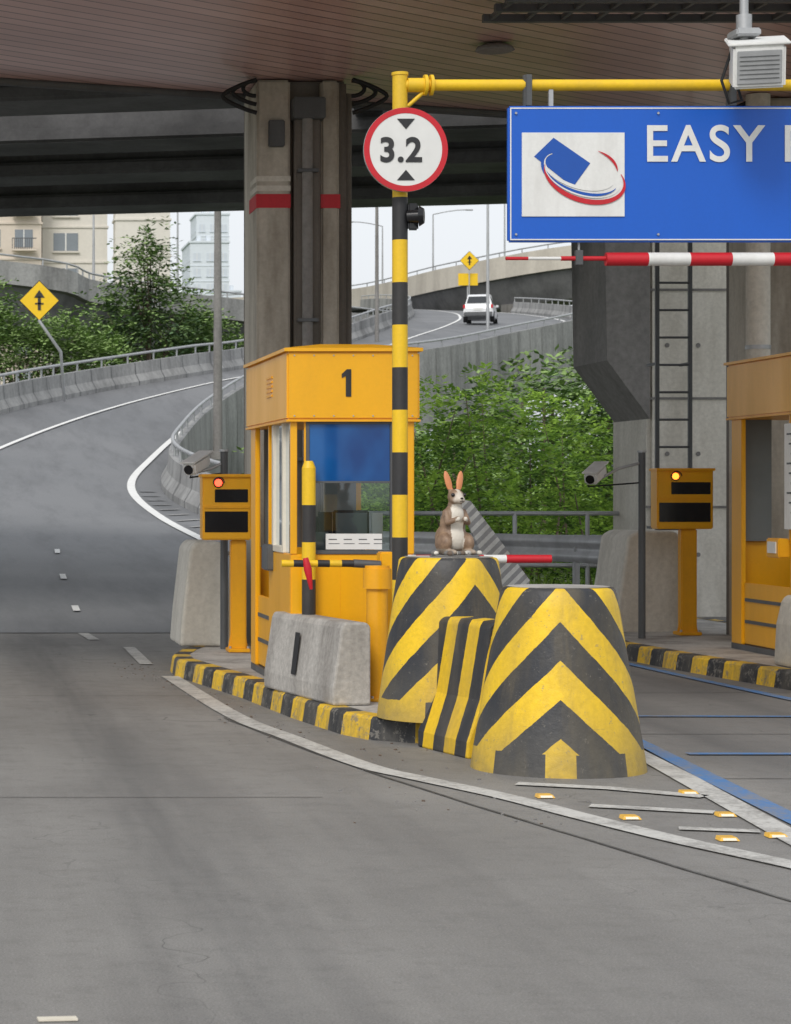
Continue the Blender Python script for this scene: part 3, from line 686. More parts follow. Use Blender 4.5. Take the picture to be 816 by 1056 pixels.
# ------------------------------------------------------------------ gantry pole, round sign, sign board
mb=MB(); px,py=3.075,15.62
z=3.58; segs=[]; c=0
while z>.15: segs.append((max(z-.285,.15),z,('black','yellow')[c%2])); z-=.285; c+=1
for a,b,cn in segs: mb.cyl((px,py,a),(px,py,b),.052,cn,n=20)
mb.cyl((px,py,3.58),(px,py,4.40),.05,'yellow',n=20)
mb.cyl((px,py,4.40),(px,py,4.42),.056,'yellow',n=20)
mb.cyl((px,py,.15),(px,py,.17),.12,'black',n=20)
mb.cyl((px+.0,py,4.335),(9.6,py,4.335),.038,'yellow',n=18)
mb.cyl((px+.05,py,4.335),(px+.16,py,4.335),.048,'yellow',n=18)
for dx in(.16,.20): mb.cyl((px+dx,py,4.335),(px+dx+.02,py,4.335),.07,'yellow',n=18)
mb.tube([(px,py,4.18),(px+.06,py,4.2),(px+.16,py,4.29),(px+.18,py,4.33)],.014,'yellow',8)
mb.cyl((px+.05,py-.02,3.45),(px+.12,py-.05,3.45),.045,'screen',n=16); mb.cyl((px+.12,py-.05,3.45),(px+.15,py-.06,3.45),.07,'screen',r1=.05,n=16); mb.box(px+.05,px+.12,py-.03,py+.01,3.36,3.54,'screen',.01)
for xx in (3.93,5.3,6.6): mb.box(xx-.02,xx+.02,py-.05,py+.05,4.19,4.40,'greydark',.003)
pole=mb.build('pole_frame')
mb=MB(); mb.box(9.5,9.6,py-.05,py+.05,.1,4.4,'yellow',.01)
far=mb.build('far_post')
group('overhead_gantry',[pole,far],(px,py,.15))
mb=MB(); cx,cy,cz,r=3.09,15.50,3.885,.281
mb.cyl((cx,cy,cz),(cx,cy+.02,cz),r,'grey',n=56)
vs=[];n=64
for rr in(r*.86,r*.995):
    for i in range(n): vs.append((cx+rr*math.cos(2*math.pi*i/n),cy-.006,cz+rr*math.sin(2*math.pi*i/n)))
mb.add(vs,[(i,(i+1)%n,n+(i+1)%n,n+i) for i in range(n)],'red')
mb.disc((cx,cy-.004,cz),r*.865,'signface' if 'signface' in M else 'paper',56)
mb.add([(cx-.06,cy-.008,cz+.205),(cx+.06,cy-.008,cz+.205),(cx,cy-.008,cz+.135)],[(0,1,2)],'black')
mb.add([(cx-.06,cy-.008,cz-.205),(cx+.06,cy-.008,cz-.205),(cx,cy-.008,cz-.135)],[(0,1,2)],'black')
mb.box(cx-.03,cx+.03,cy+.02,py-.04,cz-.15,cz-.12,'grey',0); mb.box(cx-.03,cx+.03,cy+.02,py-.04,cz+.12,cz+.15,'grey',0)
a=mb.build('sign_disc'); b=text('3.2',cx-.035,cy-.008,cz-.078,.225,'black','sign_digits',.006,'CENTER',space=1.06)
group('height_limit_sign',[a,b],(cx,cy,cz))
sx0,sx1,sz0,sz1,sy=3.785,6.95,3.275,4.185,15.55
mb=MB(); mb.box(sx0,sx1,sy,sy+.05,sz0,sz1,'blue',.012)
for a_ in((sx0+.012,sx1-.012,sz0+.012,sz0+.02),(sx0+.012,sx1-.012,sz1-.02,sz1-.012),(sx0+.012,sx0+.02,sz0+.0205,sz1-.0205)): mb.box(a_[0],a_[1],sy-.003,sy+.002,a_[2],a_[3],'white',0)
mb.box(sx0+.09,sx0+.775,sy-.008,sy+.01,sz0+.17,sz1-.18,'white',0)
for xx in(sx0+.05,sx0+1.0,sx0+2,sx1-.05):
    for zz in(sz0+.05,sz1-.05): mb.cyl((xx,sy-.012,zz),(xx,sy-.003,zz),.008,'grey',n=8)
yy=sy-.011
mb.add([(3.955,yy,3.845),(4.085,yy,3.97),(4.33,yy,3.80),(4.215,yy,3.64)],[(0,1,2,3)],'bluedk')
def arc(mt,cxx,czz,rx,rz_,t0,t1,w,dy,tilt):
    vs=[];k=28; ct,st=math.cos(math.radians(tilt)),math.sin(math.radians(tilt))
    for i in range(k+1):
        t=math.radians(t0+(t1-t0)*i/k); ww=w*math.sin(math.pi*(.06+.9*i/k))
        for rx2,rz2 in((rx,rz_),(rx+ww,rz_+ww)):
            a=math.cos(t)*rx2; b=math.sin(t)*rz2; vs.append((cxx+a*ct-b*st,yy-dy,czz+a*st+b*ct))
    mb.add(vs,[(2*i,2*i+1,2*i+3,2*i+2) for i in range(k)],mt)
arc('white',4.26,3.75,.24,.10,150,350,.022,.002,-18)
arc('bluedk',4.27,3.74,.26,.125,150,345,.028,.003,-18); arc('red',4.29,3.72,.27,.15,185,392,.034,.004,-18); arc('white',4.28,3.73,.262,.138,180,360,.010,.005,-18); arc('red',4.28,3.77,.24,.14,20,75,.018,.004,-18)
a=mb.build('sign_board',fix=False); b=text('EASY',4.69,sy-.006,3.815,.345,'white','sign_lettering',.004,'LEFT',sx=.96,space=1.13); b2=text('PASS',5.612,sy-.006,3.815,.345,'white','sign_lettering_b',.004,'LEFT',sx=.96,space=1.13)
mb=MB()
for xx in(sx0+.3,sx1-.3): mb.box(xx-.015,xx+.015,sy+.05,sy+.08,sz0+.02,4.33,'grey',.002)
mb.cyl((sx0+.14,sy+.06,4.19),(sx0+.14,sy+.06,4.4),.03,'greydark',n=10)
c=mb.build('sign_bracket')
group('overhead_direction_sign',[a,b,b2,c],(sx0,sy,sz0))
mb=MB(); y=15.6; z=3.165
mb.cyl((3.78,y,z+.005),(3.93,y,z+.005),.012,'red',n=10); mb.cyl((3.93,y,z+.005),(4.15,y,z+.005),.012,'white',n=10); mb.cyl((4.15,y,z+.005),(4.46,y,z+.005),.016,'red',n=10)
x=4.45; i=0
while x<7: mb.cyl((x,y,z),(x+.28,y,z),.045,('red','white')[i%2],n=16); x+=.28; i+=1
for xx in(4.27,6.5): mb.box(xx-.025,xx+.025,y-.02,y+.02,z-.04,z+.06,'greydark',.003); mb.cyl((xx,y,z+.05),(xx,y,z+.25),.008,'grey',n=6)
mb.build('height_limit_bar')
# ceiling camera hung from a dropper off the canopy front
mb=MB(); ox=.26
mb.box(4.90+ox,5.06+ox,15.1,15.3,4.57,4.62,'grey',.01); mb.cyl((4.98+ox,15.2,4.5),(4.98+ox,15.2,5.45),.028,'grey',n=12); mb.cyl((4.98+ox,15.2,4.62),(4.98+ox,15.2,4.72),.05,'grey',n=12)
mb.cyl((4.98+ox,15.2,5.45),(4.98+ox,16.6,5.45),.03,'grey',n=12)
rot=Matrix.Rotation(math.radians(-16),3,'Z')@Matrix.Rotation(math.radians(14),3,'X'); C=Vector((5.03+ox,15.1,4.38))
mb.obox(C,(.32,.52,.27),'white',rot,.015)
mb.obox(C+Vector((0,0,.15)),(.38,.60,.02),'white',rot,.006)
f=rot@Vector((0,-.266,0)); mb.obox(C+f,(.27,.012,.21),'grey',rot,.004)
f=rot@Vector((0,-.274,0))
for k_ in range(6): mb.obox(C+f+rot@Vector((0,0,-.07+k_*.028)),(.24,.006,.004),'greydark',rot,0)
mb.tube([(4.98+ox,15.35,4.3),(5.0+ox,15.3,4.18),(4.9+ox,15.25,4.15),(4.85+ox,15.25,4.3),(4.95+ox,15.25,4.6)],.01,'rubber',8)
mb.build('toll_enforcement_camera')
mb=MB()
for yv in(17.75,18.1,18.5): mb.box(4.3,8.2,yv-.03,yv+.03,5.34,5.40,'greydark',0)
for j in range(14): mb.box(4.35+j*.28,4.38+j*.28,17.76,18.49,5.352,5.39,'greydark',0)
for x in(4.5,6.3,7.8):
    mb.cyl((x,18.1,5.36),(x,18.1,5.5),.02,'greydark',n=8)
mb.build('cable_tray')
mb=MB(); mb.rev((4.8,20.2,5.44),[(.10,.05),(.15,.03),(.17,.0),(.15,-.01)],'conc_d',24); mb.build('ceiling_lamp')

# ------------------------------------------------------------------ rabbit figurine
def rabbit(loc,rz,scale=1.0):
    bm=bmesh.new()
    def sph(c,r,rot=None):
        m=Matrix.Translation(c)@(rot.to_4x4() if rot else Matrix())@Matrix.Diagonal((r[0],r[1],r[2],1))
        bmesh.ops.create_icosphere(bm,subdivisions=3,radius=1,matrix=m)
    def cap(a,b,ra,rb):
        a=Vector(a);b=Vector(b)
        for i in range(7):
            t=i/6; p=a.lerp(b,t); r=ra+(rb-ra)*t; sph(p,(r,r,r))
    sph((0,.035,.105),(.102,.10,.105)); sph((0,.02,.19),(.08,.072,.11)); sph((0,-.005,.25),(.066,.06,.075)); sph((0,-.012,.31),(.044,.042,.05))
    sph((0,-.025,.365),(.05,.058,.05)); sph((0,-.075,.35),(.029,.03,.025)); sph((-.022,-.05,.345),(.027,.03,.022)); sph((.022,-.05,.345),(.027,.03,.022))
    for s in(-1,1):
        rot=Matrix.Rotation(math.radians(13*s),3,'Y')@Matrix.Rotation(math.radians(-8),3,'X')
        sph((s*.04,.0,.46),(.024,.011,.075),rot); sph((s*.026,-.005,.40),(.016,.014,.02))
        sph((s*.078,-.01,.075),(.044,.078,.068)); sph((s*.066,-.09,.02),(.026,.062,.02)); cap((s*.078,.0,.03),(s*.068,-.06,.02),.03,.024)
        cap((s*.058,-.01,.265),(s*.07,-.05,.205),.026,.02); cap((s*.07,-.05,.205),(s*.03,-.092,.225),.02,.016); sph((s*.024,-.098,.228),(.018,.016,.018))
    sph((0,.14,.06),(.035,.035,.035))
    me=bpy.data.meshes.new('r'); bm.to_mesh(me); bm.free()
    o=bpy.data.objects.new('r',me); sc.collection.objects.link(o)
    rm=o.modifiers.new('r','REMESH'); rm.mode='VOXEL'; rm.voxel_size=.0055; sm=o.modifiers.new('s','SMOOTH'); sm.iterations=4; sm.factor=.5
    bpy.context.view_layer.update()
    me2=bpy.data.meshes.new_from_object(o.evaluated_get(bpy.context.evaluated_depsgraph_get())); bpy.data.objects.remove(o)
    ca=me2.color_attributes.new('fur','FLOAT_COLOR','POINT'); cols=[]
    def lerp(a,b,t): t=max(0,min(1,t)); return tuple(a[i]+(b[i]-a[i])*t for i in range(3))
    for v in me2.vertices:
        x,y,z=v.co; nrm=v.normal; nz=noise.noise(v.co*30)*.45+noise.noise(v.co*90)*.3
        c=lerp((.14,.085,.055),(.33,.22,.14),.5+nz)
        if z<.34 and z>.04: c=lerp(c,(.66,.61,.53),(-nrm.y-.5+nz*.4)*4*(1 if abs(x)<.042 else 0))
        if z>.32 and z<.40: c=lerp(c,(.62,.55,.47),(-y-.062)*60)
        if abs(x)<.010 and z>.35 and z<.43 and y<-.03: c=(.58,.52,.44)
        if z<.04: c=lerp(c,(.45,.40,.33),.5)
        if z>.415: c=lerp((.36,.15,.06),(.62,.24,.10),(-nrm.y)*2)
        cols+= [c[0],c[1],c[2],1]
    ca.data.foreach_set('color',cols)
    for p in me2.polygons: p.use_smooth=True
    m,nt,bs=newmat('rabbit_glaze'); at=N(nt,'ShaderNodeAttribute'); at.attribute_name='fur'
    nt.links.new(at.outputs['Color'],bs.inputs['Base Color']); bs.inputs['Roughness'].default_value=.5
    b=N(nt,'ShaderNodeBump'); b.inputs['Strength'].default_value=.6; b.inputs['Distance'].default_value=.004; nt.links.new(noise_(nt,pos(nt,True),90,4,.6,(1,1,.3)),b.inputs['Height']); nt.links.new(b.outputs[0],bs.inputs['Normal'])
    me2.materials.clear(); me2.materials.append(m)
    body=bpy.data.objects.new('body',me2); sc.collection.objects.link(body)
    mb=MB()
    def ball(c,r,mt,sz=(1,1,1)):
        b2=bmesh.new(); bmesh.ops.create_icosphere(b2,subdivisions=2,radius=r,matrix=Matrix.Translation(c)@Matrix.Diagonal((*sz,1)))
        b2.verts.index_update(); mb.add([v.co for v in b2.verts],[[v.index for v in f.verts] for f in b2.faces],mt,True); b2.free()
    for s in(-1,1): ball((s*.039,-.062,.378),.0125,'screen')
    ball((0,-.104,.356),.008,'rubber',(1.3,.8,.8))
    mb.tube([(-.012,-.103,.336),(0,-.1055,.341),(.012,-.103,.336)],.0022,'rubber',5)
    face=mb.build('face_details'); mb=MB()
    rr=random.Random(3)
    mb.rev((0,-.01,-.012),[(.15,0),(.155,.008),(.14,.014)],'conc_d',28)
    for i in range(26):
        t=rr.uniform(-math.pi,0); q=rr.uniform(.10,.16); ball((math.cos(t)*q,math.sin(t)*q*.9,.014),rr.uniform(.010,.024),rr.choice(['conc','conc_light','conc_d','bark','conc_d']),(1,1,.8))
    base=mb.build('pebble_base')
    e=bpy.data.objects.new('rabbit_figurine',None); e.empty_display_size=.1; sc.collection.objects.link(e); e.location=loc; e.rotation_euler[2]=rz; e.scale=(scale,)*3
    for k in(body,face,base): k.parent=e
rabbit((3.285,14.93,1.2),math.radians(16),1.02)

# ------------------------------------------------------------------ guard rails & hatched panel
mb=MB()
def wbeam(pts,zc):
    prof=[(.0,-.155),(-.05,-.11),(-.05,-.06),(.0,-.02),(.0,.02),(-.05,.06),(-.05,.11),(.0,.155)]
    vs=[];n=len(pts)
    for i,p in enumerate(pts):
        d=Vector(pts[min(i+1,n-1)])-Vector(pts[max(i-1,0)]); q=Vector((-d.y,d.x,0)).normalized()
        if q.y<0: q=-q
        for a,b in prof: vs.append(Vector(p)+q*a+Vector((0,0,zc+b)))
    k=8; mb.add(vs,[(i*k+j,i*k+j+1,(i+1)*k+j+1,(i+1)*k+j) for i in range(n-1) for j in range(k-1)],'grey',True)
wb=catmull([(5.2,30.2,0),(6.2,29.2,0),(7.0,27.6,0),(7.5,26,0)],6); wbeam(wb,.95)
for p in wb[::5]: mb.box(p.x-.03,p.x+.03,p.y+.03,p.y+.13,0,1.1,'grey',.004)
mb.build('guardrail',fix=False)
mb=MB()
for z in(1.32,1.0,.62): mb.cyl((5.8,31.5,z),(13.5,31,z),.03,'grey',n=8)
for i in range(9):
    t=i/8; x=5.8+7.7*t; y=31.5-.5*t; mb.cyl((x,y,-.05),(x,y,1.35),.03,'grey',n=8)
mb.build('metal_railing')
M['hatch']=stripemat('hatch_stripe',(1,0,-1.0),.14,0,(.78,.78,.76),(.40,.40,.41),.6,.3)
mb=MB(); mb.prism([(6.18,27.9,1.52),(6.34,27.9,1.50),(7.05,27.9,.55),(7.0,27.9,.25),(6.75,27.9,.25)],(0,.06,0),'hatch')
mb.cyl((6.28,28.05,0),(6.28,28.05,1.4),.03,'grey',n=8); mb.cyl((6.85,28.05,0),(6.85,28.05,.6),.03,'grey',n=8)
mb.build('hatched_crash_panel')

# ------------------------------------------------------------------ lamp posts
def lamp(base,h,arm,r=.09,ay=0,mt='grey'):
    mb=MB(); b=Vector(base); t=b+Vector((0,0,h))
    mb.tube([b,b+Vector((0,0,h*.5)),t],[r,r*.8,r*.55],mt,10)
    mb.cyl(b,b+Vector((0,0,.25)),r*1.7,mt,n=10)
    if arm:
        pts=[t+Vector((arm*s,ay*s,.45*math.sin(s*math.pi/2))) for s in (0,.25,.5,.75,1)]
        mb.tube(pts,r*.45,mt,8); e=pts[-1]
        sg=1 if arm>0 else -1
        mb.obox(e+Vector((.3*sg,0,-.02)),(.75,.28,.13),mt,None,.05)
    mb.build('street_lamp')
lamp((8.3,70,2.6),11,0,.15,0,'conc_d')
lamp((9.0,138,13),5.6,-2.4,.1)
lamp((21.5,115,8.6),11,0,.11,0,'conc_d'); lamp((30.5,130,9),12,0,.1)
lamp((47.5,225,20),8.5,3.2,.11); lamp((44.5,235,20),8.5,-3,.11); lamp((52,215,20),10,0,.1)
lamp((15.2,150,12),9,0,.09)
lamp((37.2,137,11.3),7,0,.08)
def diamond(c,r,pole,name='warning_sign'):
    mb=MB(); x,y,z=c
    mb.add([(x-r,y,z),(x,y,z-r),(x+r,y,z),(x,y,z+r)],[(0,1,2,3)],'yelsign')
    mb.add([(x-r*1.06,y+.03,z),(x,y+.03,z-r*1.06),(x+r*1.06,y+.03,z),(x,y+.03,z+r*1.06)],[(0,1,2,3)],'black')
    w=r*.08; mb.add([(x-w,y-.02,z-r*.5),(x+w,y-.02,z-r*.5),(x+w,y-.02,z+r*.2),(x-w,y-.02,z+r*.2)],[(0,1,2,3)],'black')
    mb.add([(x-r*.28,y-.02,z+r*.15),(x+r*.28,y-.02,z+r*.15),(x,y-.02,z+r*.55)],[(0,1,2)],'black')
    mb.add([(x-r*.22,y-.02,z-r*.12),(x-r*.22,y-.02,z-r*.2),(x+r*.22,y-.02,z-r*.2),(x+r*.22,y-.02,z-r*.12)],[(0,1,2,3)],'black')
    mb.tube([Vector(p) for p in pole],.05,'grey',8)
    mb.build(name,fix=False)
M['yelsign']=simple('sign_yellow',(.88,.56,.01),.4)
diamond((3.12,74.5,7.75),.62,[(3.12,74.56,7.5),(3.12,74.56,7.1),(3.8,74.4,6.1),(4.0,75.9,4.6)])
diamond((43.2,190.5,20.6),.75,[(43.2,190.6,20),(43.2,190.6,16)])
mb=MB(); mb.box(42.4,44,191,191.1,18.6,19.6,'yelsign',.02); mb.cyl((43.2,191.2,15),(43.2,191.2,19),.06,'grey',n=8); mb.build('chevron_sign')

# ------------------------------------------------------------------ car
def car(p,ang):
    mb=MB()
    def loft(sections,mt,smooth=False):
        k=len(sections[0]); vs=[q for s in sections for q in s]; n=len(sections)
        mb.add(vs,[(i*k+j,i*k+(j+1)%k,(i+1)*k+(j+1)%k,(i+1)*k+j) for i in range(n-1) for j in range(k)]+[tuple(range(k)),tuple(range((n-1)*k,n*k))],mt,smooth)
    S=[]
    for y,zt,w in((-2.2,.78,.74),(-2.12,1.0,.84),(-1.2,1.04,.88),(0,1.04,.89),(1.2,.98,.87),(1.9,.86,.8),(2.2,.7,.66)):
        S.append([(-w,y,.32),(w,y,.32),(w+.02,y,.6),(w-.04,y,zt),(-w+.04,y,zt),(-w-.02,y,.6)])
    loft(S,'carwhite')
    S=[]
    for y,zt,w in((-2.02,1.05,.74),(-1.75,1.55,.62),(-1.3,1.66,.62),(0,1.68,.63),(.5,1.55,.62),(1.25,1.02,.7)):
        S.append([(-.8,y,1.0),(.8,y,1.0),(w,y,zt),(-w,y,zt)])
    loft(S,'carwhite')
    mb.add([(-.66,-2.04,1.10),(.66,-2.04,1.10),(.56,-1.82,1.50),(-.56,-1.82,1.50)],[(0,1,2,3)],'carglass')
    for s in(-1,1):
        mb.add([(s*.80,-1.7,1.10),(s*.80,.9,1.10),(s*.665,.4,1.5),(s*.665,-1.5,1.5)],[(0,1,2,3)],'carglass')
        mb.box(s*.80-.07,s*.80+.06,-2.2,-2.05,.78,1.0,'red',.02)
        for y in(-1.35,1.35): mb.cyl((s*.66,y,.33),(s*.9,y,.33),.33,'rubber',n=20); mb.cyl((s*.9,y,.33),(s*.91,y,.33),.19,'grey',n=14)
        mb.box(s*.93-.1,s*.93+.06,.75,.9,1.02,1.16,'carwhite',.02)
    mb.box(-.82,.82,-2.27,-2.1,.32,.56,'greydark',.03); mb.box(-.25,.25,-2.24,-2.2,.66,.8,'paper',.005)
    return mb.build('passenger_car',p,ang)
p=rp(.46,10.35); p.z+=.02; car(p,math.radians(-17))

# ------------------------------------------------------------------ buildings
def building(x0,x1,y0,y1,h,fh,bw,mt,wm,name,bal=False,z0=0):
    mb=MB(); mb.box(x0,x1,y0,y1,z0-.1,h,mt,0)
    z=z0+fh*.35
    while z+fh*.55<h:
        x=x0+bw*.25
        while x+bw*.6<x1:
            mb.box(x,x+bw*.55,y0-.05,y0+.1,z,z+fh*.5,wm,0); mb.box(x-.1,x+bw*.55+.1,y0-.25,y0-.051,z-.2,z-.05,mt,0)
            mb.box(x+bw*.26,x+bw*.29,y0-.09,y0-.051,z,z+fh*.5,'white',0)
            if bal and int(x/bw)%2==0:
                mb.box(x-.3,x+bw*.55+.3,y0-1.1,y0-.26,z-.4,z-.25,mt,0)
                for k in range(10): mb.box(x-.3+k*bw*.065,x-.24+k*bw*.065,y0-1.1,y0-1.04,z-.25,z+.7,'greydark',0)
                mb.box(x-.3,x+bw*.55+.3,y0-1.12,y0-1.02,z+.7,z+.78,'greydark',0)
            x+=bw
        y=y0+bw*.3
        while y+bw*.6<y1:
            mb.box(x0-.05,x0+.1,y,y+bw*.5,z,z+fh*.5,wm,0); y+=bw
        mb.box(x0-.12,x1+.12,y0-.12,y1+.1,z-fh*.35,z-fh*.35+.18,mt,0)
        z+=fh
    mb.box(x0-.3,x1+.3,y0-.3,y1+.3,h,h+.5,mt,0)
    for k in range(3): mb.box(x0+(x1-x0)*(.2+.25*k),x0+(x1-x0)*(.3+.25*k),y0+2,y0+4,h+.5,h+2.2,mt,0)
    mb.build(name)
M['bldg']=mat('beige_render',(.68,.60,.51),.8,(.54,.47,.40),.5,.2,True,.05,3,0)
M['bldg2']=mat('pale_render',(.72,.69,.63),.8,(.58,.54,.48),.5,.2,True,.05,3,0)
M['bldg3']=mat('hazed_facade',(.66,.71,.76),.8,(.60,.65,.70),.5,.05,True,.04,1,0)  # haze put into the far towers' pale bluish colour
M['win']=simple('window_dark',(.22,.25,.28),.2); M['win3']=simple('window_hazed',(.58,.63,.69),.4)  # win3 is paled bluish too, as painted haze
building(-30,9.2,215,235,44,3.3,3.0,'bldg','win','apartment_building',True)
building(9.4,15.5,218,236,42,3.3,4.2,'bldg2','win','apartment_building')
building(15.8,20.8,212,214.5,43,3.3,50,'bldg2','win','apartment_building')
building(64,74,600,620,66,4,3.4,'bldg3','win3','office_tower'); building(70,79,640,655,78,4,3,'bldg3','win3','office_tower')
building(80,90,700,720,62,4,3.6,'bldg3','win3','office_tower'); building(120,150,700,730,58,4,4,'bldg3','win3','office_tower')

# ------------------------------------------------------------------ foliage
def leaves(mb,blobs,ntw,leaf,LM,rr,per=12,droop=.5,gap=-.28):
    tot=sum(b[1][0]*b[1][2] for b in blobs)
    ids=[mb.mi(m) for m in LM]
    for (c,rad) in blobs:
        k=int(ntw*rad[0]*rad[2]/tot); c=Vector(c)
        for _ in range(k):
            d=Vector((rr.gauss(0,1),rr.gauss(0,1),rr.gauss(0,1))).normalized()
            lump=1+.38*noise.noise(d*2.3+c)+.25*noise.noise(d*5+c*2)
            q=rr.random()**.45
            p=c+Vector((d.x*rad[0],d.y*rad[1],d.z*rad[2]))*q*lump
            if noise.noise(p*1.1/max(.6,rad[0]*.5))<gap: continue
            tw=(d+Vector((rr.uniform(-.6,.6),rr.uniform(-.6,.6),rr.uniform(-.2,.6)))).normalized()
            L=leaf*per*.38
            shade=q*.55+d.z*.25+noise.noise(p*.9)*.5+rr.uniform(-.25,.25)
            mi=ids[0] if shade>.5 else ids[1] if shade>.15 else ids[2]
            side=tw.cross(Vector((0,0,1)))
            if side.length<.1: side=Vector((1,0,0))
            side.normalize()
            for j in range(per):
                t=j/per; b=p+tw*L*t-Vector((0,0,droop*L*t*t))
                s=side*(1 if j%2 else -1)
                a=(s+tw*.5+Vector((rr.uniform(-.4,.4),rr.uniform(-.4,.4),rr.uniform(-.6,.3)))).normalized()
                w=a.cross(Vector((rr.uniform(-.5,.5),rr.uniform(-.5,.5),1))).normalized()*leaf*.22
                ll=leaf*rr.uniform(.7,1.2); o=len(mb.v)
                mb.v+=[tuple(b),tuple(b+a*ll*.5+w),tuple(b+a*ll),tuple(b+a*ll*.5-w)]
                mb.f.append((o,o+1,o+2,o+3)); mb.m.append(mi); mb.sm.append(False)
def tree(name,base,h,blobs,ntw,leaf,LM,seed,tr=.18,per=12,gap=-.28):
    rr=random.Random(seed); mb=MB(); b=Vector(base)
    top=b+Vector((rr.uniform(-.3,.3),0,h*.8))
    m=b.lerp(top,.5)+Vector((rr.uniform(-.2,.2),0,0))
    mb.tube([b-Vector((0,0,.3)),b.lerp(m,.5),m,top],[tr,tr*.8,tr*.6,tr*.25],'bark',10)
    for c,rad in blobs:
        s=b.lerp(top,rr.uniform(.35,.7)); c=Vector(c); mm=s.lerp(c,.5)+Vector((0,0,-.15*rad[2]))
        mb.tube([s,mm,c],[tr*.4,tr*.28,tr*.1],'bark',7)
        for _ in range(4):
            e=c+Vector((rr.uniform(-1,1)*rad[0],rr.uniform(-1,1)*rad[1],rr.uniform(-.2,1)*rad[2]))*.8
            mb.tube([mm,mm.lerp(e,.6)+Vector((0,0,.1)),e],[tr*.2,tr*.12,tr*.04],'bark',5)
    leaves(mb,blobs,ntw,leaf,LM,rr,per,.5,gap)
    return mb.build(name,fix=False)
tree('broadleaf_tree',(10.0,112,0),14,[((9.6,112,11.8),(1.3,1.5,1.3)),((8.6,112,9.8),(1.8,1.8,1.5)),((11.2,112.5,10.2),(1.6,1.8,1.5)),((10.0,111.5,13.4),(.8,1,1.0)),((7.6,111,8.4),(1.6,1.5,1.3)),((12.6,113,8.6),(1.6,1.6,1.4))],1700,.32,LEAF2,11,.25,10,-.12)
tree('broadleaf_tree',(13.2,118,0),11,[((12.9,118,9.6),(1.3,1.5,1.3)),((14.2,118,8.5),(1.3,1.5,1.1)),((12.2,117,8.0),(1.5,1.5,1.2))],700,.32,LEAF2,12,.2,10,-.12)
tree('broadleaf_tree',(3.5,100,0),9,[((3.0,100,7.9),(1.9,1.6,1.2)),((5.2,101,7.9),(1.6,1.6,1.1)),((1.4,100,8.6),(1.4,1.5,1.4)),((6.8,101,7.2),(1.5,1.5,1.1)),((2.0,102,10.0),(.9,1.1,1.1))],1500,.28,[LEAF2[0],LEAF2[0],LEAF2[1]],13,.2,10)
rr=random.Random(5); mb=MB(); bl=[]
for i in range(34):
    x=rr.uniform(8.0,18.5); y=rr.uniform(37,54); z=rr.uniform(.2,1.8)
    r=rr.uniform(.9,1.4); bl.append(((x,y,z),(r,r,r*.8)))
for x,y,z,r in[(8.6,41,2.6,.9),(9.6,42,2.9,.9),(10.6,44,2.9,1.0),(9.4,45,2.5,1.1),(12,46,2.5,1.1),(13,48,2.3,1.1),(8.2,38,1.8,.9),(8.0,37,1.0,1.0),(9,36,.6,.9),(11,36,.5,.9),(12.2,36,.7,.9),(10,36,1.1,.9)]: bl.append(((x,y,z),(r,r,r*.9)))
for c,rad in bl:
    mb.tube([(c[0]+rr.uniform(-.3,.3),c[1],-.1),(c[0]+rr.uniform(-.3,.3),c[1],c[2]*.6),(c[0]+rr.uniform(-.5,.5),c[1],c[2]+rad[2]*.6)],[.03,.02,.008],'bark',5)
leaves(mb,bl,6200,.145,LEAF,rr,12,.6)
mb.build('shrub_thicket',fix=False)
rr=random.Random(15); mb=MB(); bl=[]
for i in range(26):
    x=11+i*.72; y=rr.uniform(66,84); h=3.0+1.2*noise.noise(Vector((x*.4,0,0)))+(x-11)*.07+(1.6 if x>17.5 else 0)
    bl.append(((x,y,h-1.2),(1.9,1.8,1.7))); bl.append(((x+.3,y-1,.8),(1.9,1.8,1.6)))
    if x>17.5: bl.append(((x,y+1,h-3),(1.8,1.8,1.6)))
    mb.tube([(x,y,-.1),(x,y,h-.5)],[.1,.04],'bark',6)
leaves(mb,bl,5000,.36,LEAF2,rr,9,.5,-.6)
mb.build('distant_woodland',fix=False)
tree('broadleaf_tree',(15.4,50,0),6.5,[((15.3,50,5.0),(.9,.9,1.2)),((14.6,50,3.9),(1.0,1.0,.9)),((16,50,3.9),(1.2,1.1,1.2)),((15.2,49.5,2.4),(1.3,1.1,1))],1300,.16,LEAF2,14,.09,12)
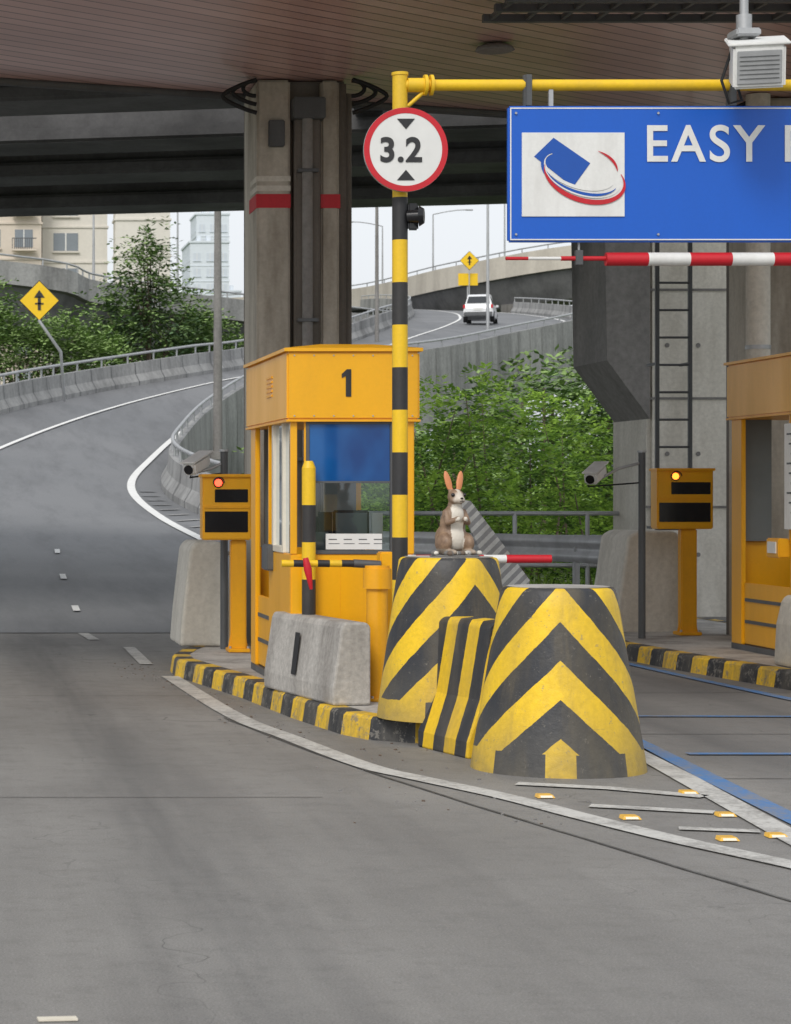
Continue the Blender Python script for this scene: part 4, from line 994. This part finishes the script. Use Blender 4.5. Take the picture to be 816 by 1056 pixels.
mb=MB(); rr=random.Random(9)
for i in range(4000):
    x=rr.uniform(5.5,20); y=rr.uniform(31.6,36.5); h=rr.uniform(.15,.5); a=rr.uniform(0,3.14); dx,dy=math.cos(a)*.02,math.sin(a)*.02
    l=(rr.uniform(-.15,.15),rr.uniform(-.15,.15)); mb.add([(x-dx,y-dy,-.06),(x+dx,y+dy,-.06),(x+l[0],y+l[1],h)],[(0,1,2)],LEAF[rr.randint(0,1)])
mb.build('roadside_grass',fix=False)

# ------------------------------------------------------------------ world, sun, camera
w=bpy.data.worlds.new('World'); sc.world=w; w.use_nodes=True; nt=w.node_tree
bg=nt.nodes['Background']; sky=N(nt,'ShaderNodeTexSky'); sky.sky_type='NISHITA'; sky.sun_disc=False
EL,AZ=math.radians(42),math.radians(205)
sky.sun_elevation=EL; sky.sun_rotation=AZ; sky.dust_density=3; sky.air_density=1
hs=N(nt,'ShaderNodeHueSaturation'); hs.inputs['Saturation'].default_value=.22; hs.inputs['Value'].default_value=1.0
nt.links.new(sky.outputs[0],hs.inputs['Color'])
mx=mix(nt,.6,hs.outputs[0],(7.4,7.7,8.1))
nt.links.new(mx,bg.inputs[0]); bg.inputs[1].default_value=.14
sd=bpy.data.lights.new('sun','SUN'); sd.energy=1.5; sd.angle=math.radians(18); sd.color=(1,.95,.88)
so=bpy.data.objects.new('sun',sd); sc.collection.objects.link(so)
v=Vector((math.sin(AZ)*math.cos(EL),math.cos(AZ)*math.cos(EL),math.sin(EL)))
so.rotation_euler=v.to_track_quat('Z','Y').to_euler(); so.location=v*50
cd=bpy.data.cameras.new('camera'); co=bpy.data.objects.new('camera',cd); sc.collection.objects.link(co)
co.location=(0,0,1.6); co.rotation_euler=(math.pi/2,0,0)
cd.sensor_fit='HORIZONTAL'; cd.sensor_width=36; cd.lens=105.9; cd.shift_x=.5735; cd.shift_y=-.0245; cd.clip_end=5000
cd.dof.use_dof=True; cd.dof.focus_distance=15.0; cd.dof.aperture_fstop=13
sc.camera=co
